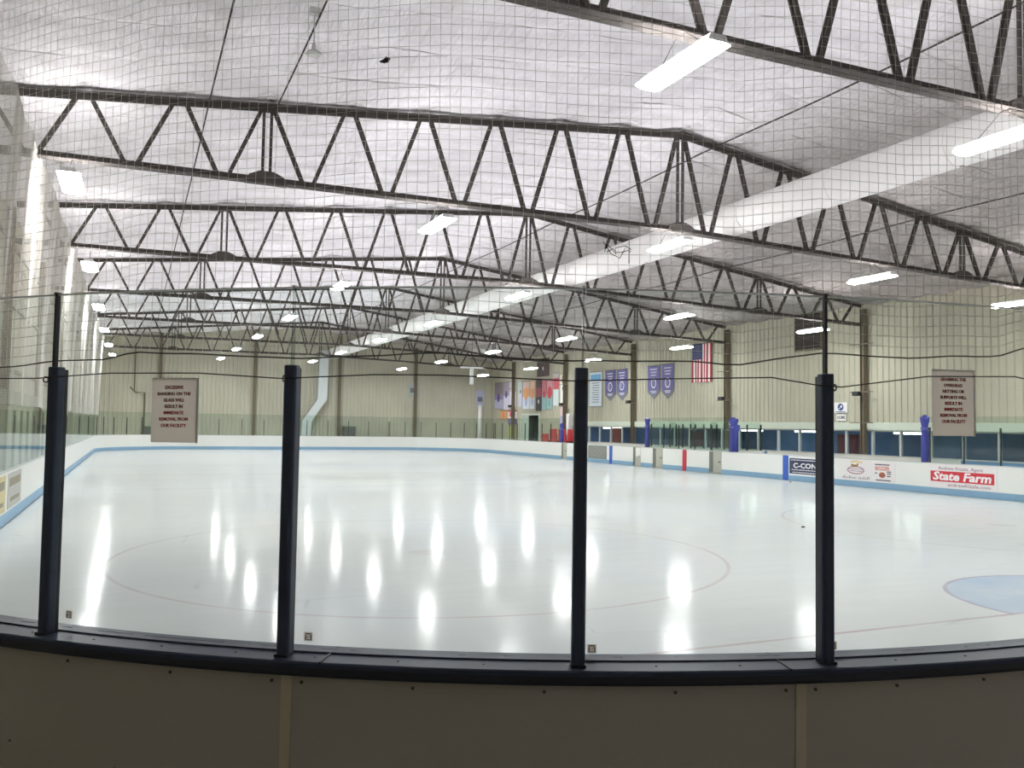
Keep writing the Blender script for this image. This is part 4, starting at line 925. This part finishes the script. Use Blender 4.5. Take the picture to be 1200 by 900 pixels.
def netpt(s, z):
    """s: metres along the net, from Y=-0.8 end (s<0) through the corner arc, then up the left side"""
    La = RN*pi/2
    if s < 0: x, y, nx, ny = 6.1-s, CN[1]-RN, 0, -1; zr = 2.3
    elif s <= La:
        a = -90-s/La*90; x = CN[0]+RN*cos(R(a)); y = CN[1]+RN*sin(R(a)); nx, ny = cos(R(a)), sin(R(a)); zr = ropez(a)
    else: x, y, nx, ny = 0.17, CN[1]+(s-La), -1, 0; zr = 2.24
    k = (z-2.3)/(ZTOP-2.3)
    zz = zr+(z-2.3)*(ZTOP-zr)/(ZTOP-2.3)
    bel = 0.03*N.noise(Vector((s*0.6, z*0.5, 1.3)))+0.008*N.noise(Vector((s*3, z*2, 5)))
    lean = 0.0
    if s > La:
        g = min(1, (s-La)/6); lean = g*(0.2*k*k+0.07*sin(s*2.6+sin(s*0.7)*2)*(0.3+0.7*(1-k))+0.05*N.noise(Vector((s*0.9, 0, 9))))
    j = 0.006*N.noise(Vector((s*4.1, z*4.3, 2.2)))
    return Vector((x-nx*(bel+lean), y-ny*(bel+lean), zz+j+0.012*sin(s*2.4)*max(0, 1-abs(z-3.2))))
net = MB()
nz = int((ZTOP-2.3)/CELL)
La = RN*pi/2
s = -1.6
while s < La+0.01:   # corner: fine geometry
    strip3(net, [netpt(s+0.004*N.noise(Vector((s*9, z*0.1, 0))), 2.3+(ZTOP-2.3)*z/40) for z in range(41)], 0.00105); s += CELL
for i in range(nz+1):
    z = 2.3+i*CELL; n = 190
    strip3(net, [netpt(-1.6+(La+1.6)*k/n, z) for k in range(n+1)], 0.00105)
o = net.build('safety_net', M_net, fix=False); tag(o, 'fine square mesh net hanging above the near glass', 'net')
net = MB(); s = La+CELL; L2 = La+48.5
while s < L2:
    strip3(net, [netpt(s, 2.3+(ZTOP-2.3)*z/9) for z in range(10)], 0.0027); s += CELL
for i in range(nz+1):
    z = 2.3+i*CELL; n = 200
    strip3(net, [netpt(La+(L2-La)*k/n, z) for k in range(n+1)], 0.0016)
o = net.build('side_safety_net', M_net, fix=False); tag(o, 'pale draped mesh net along the whole left side of the rink', 'net')
tag(MB().tube([netpt(-1.6+(La+1.6)*k/160, 2.3) for k in range(161)], 0.0032, 6).build('net_edge_rope', M_rope, smooth=True), 'dark rope along the bottom edge of the near net', 'rope')
# twig-like scraps caught in the net
for (a, z, lab, sc_) in ((-120.45, 3.5, 'small dark scrap caught high in the net, left of centre', 1.0), (-111.2, 2.72, 'tangle of broken dark cord in the net just above the glass', 0.9)):
    t = empty('net_scrap', cyl(a, 6.02, z)); tag(t, lab, 'scrap'); m = MB()
    rnd = random.Random(int(-a)); p = Vector((0, 0, 0))
    tx = Vector((-sin(R(a)), cos(R(a)), 0))
    if sc_ == 1.0:
        m.prism([(-0.02, -0.006), (0.0, 0.004), (0.008, 0.014), (0.026, 0.006), (0.016, -0.008), (0.0, -0.012)], (0, 0, 0), tx, (0,0,1), (cos(R(a)), sin(R(a)), 0), 0.008); m.build('clump', M_blackd, t)
    else:
        for k in range(3):
            pts = [tx*(0.12*(q/6-0.5)*sc_+rnd.uniform(-0.012, 0.012))+Vector((0, 0, rnd.uniform(-0.05, 0.05)*(k % 2+0.4))) for q in range(7)]; m.tube(pts, 0.0016, 5)
        m.build('cord_tangle', M_rope, t)
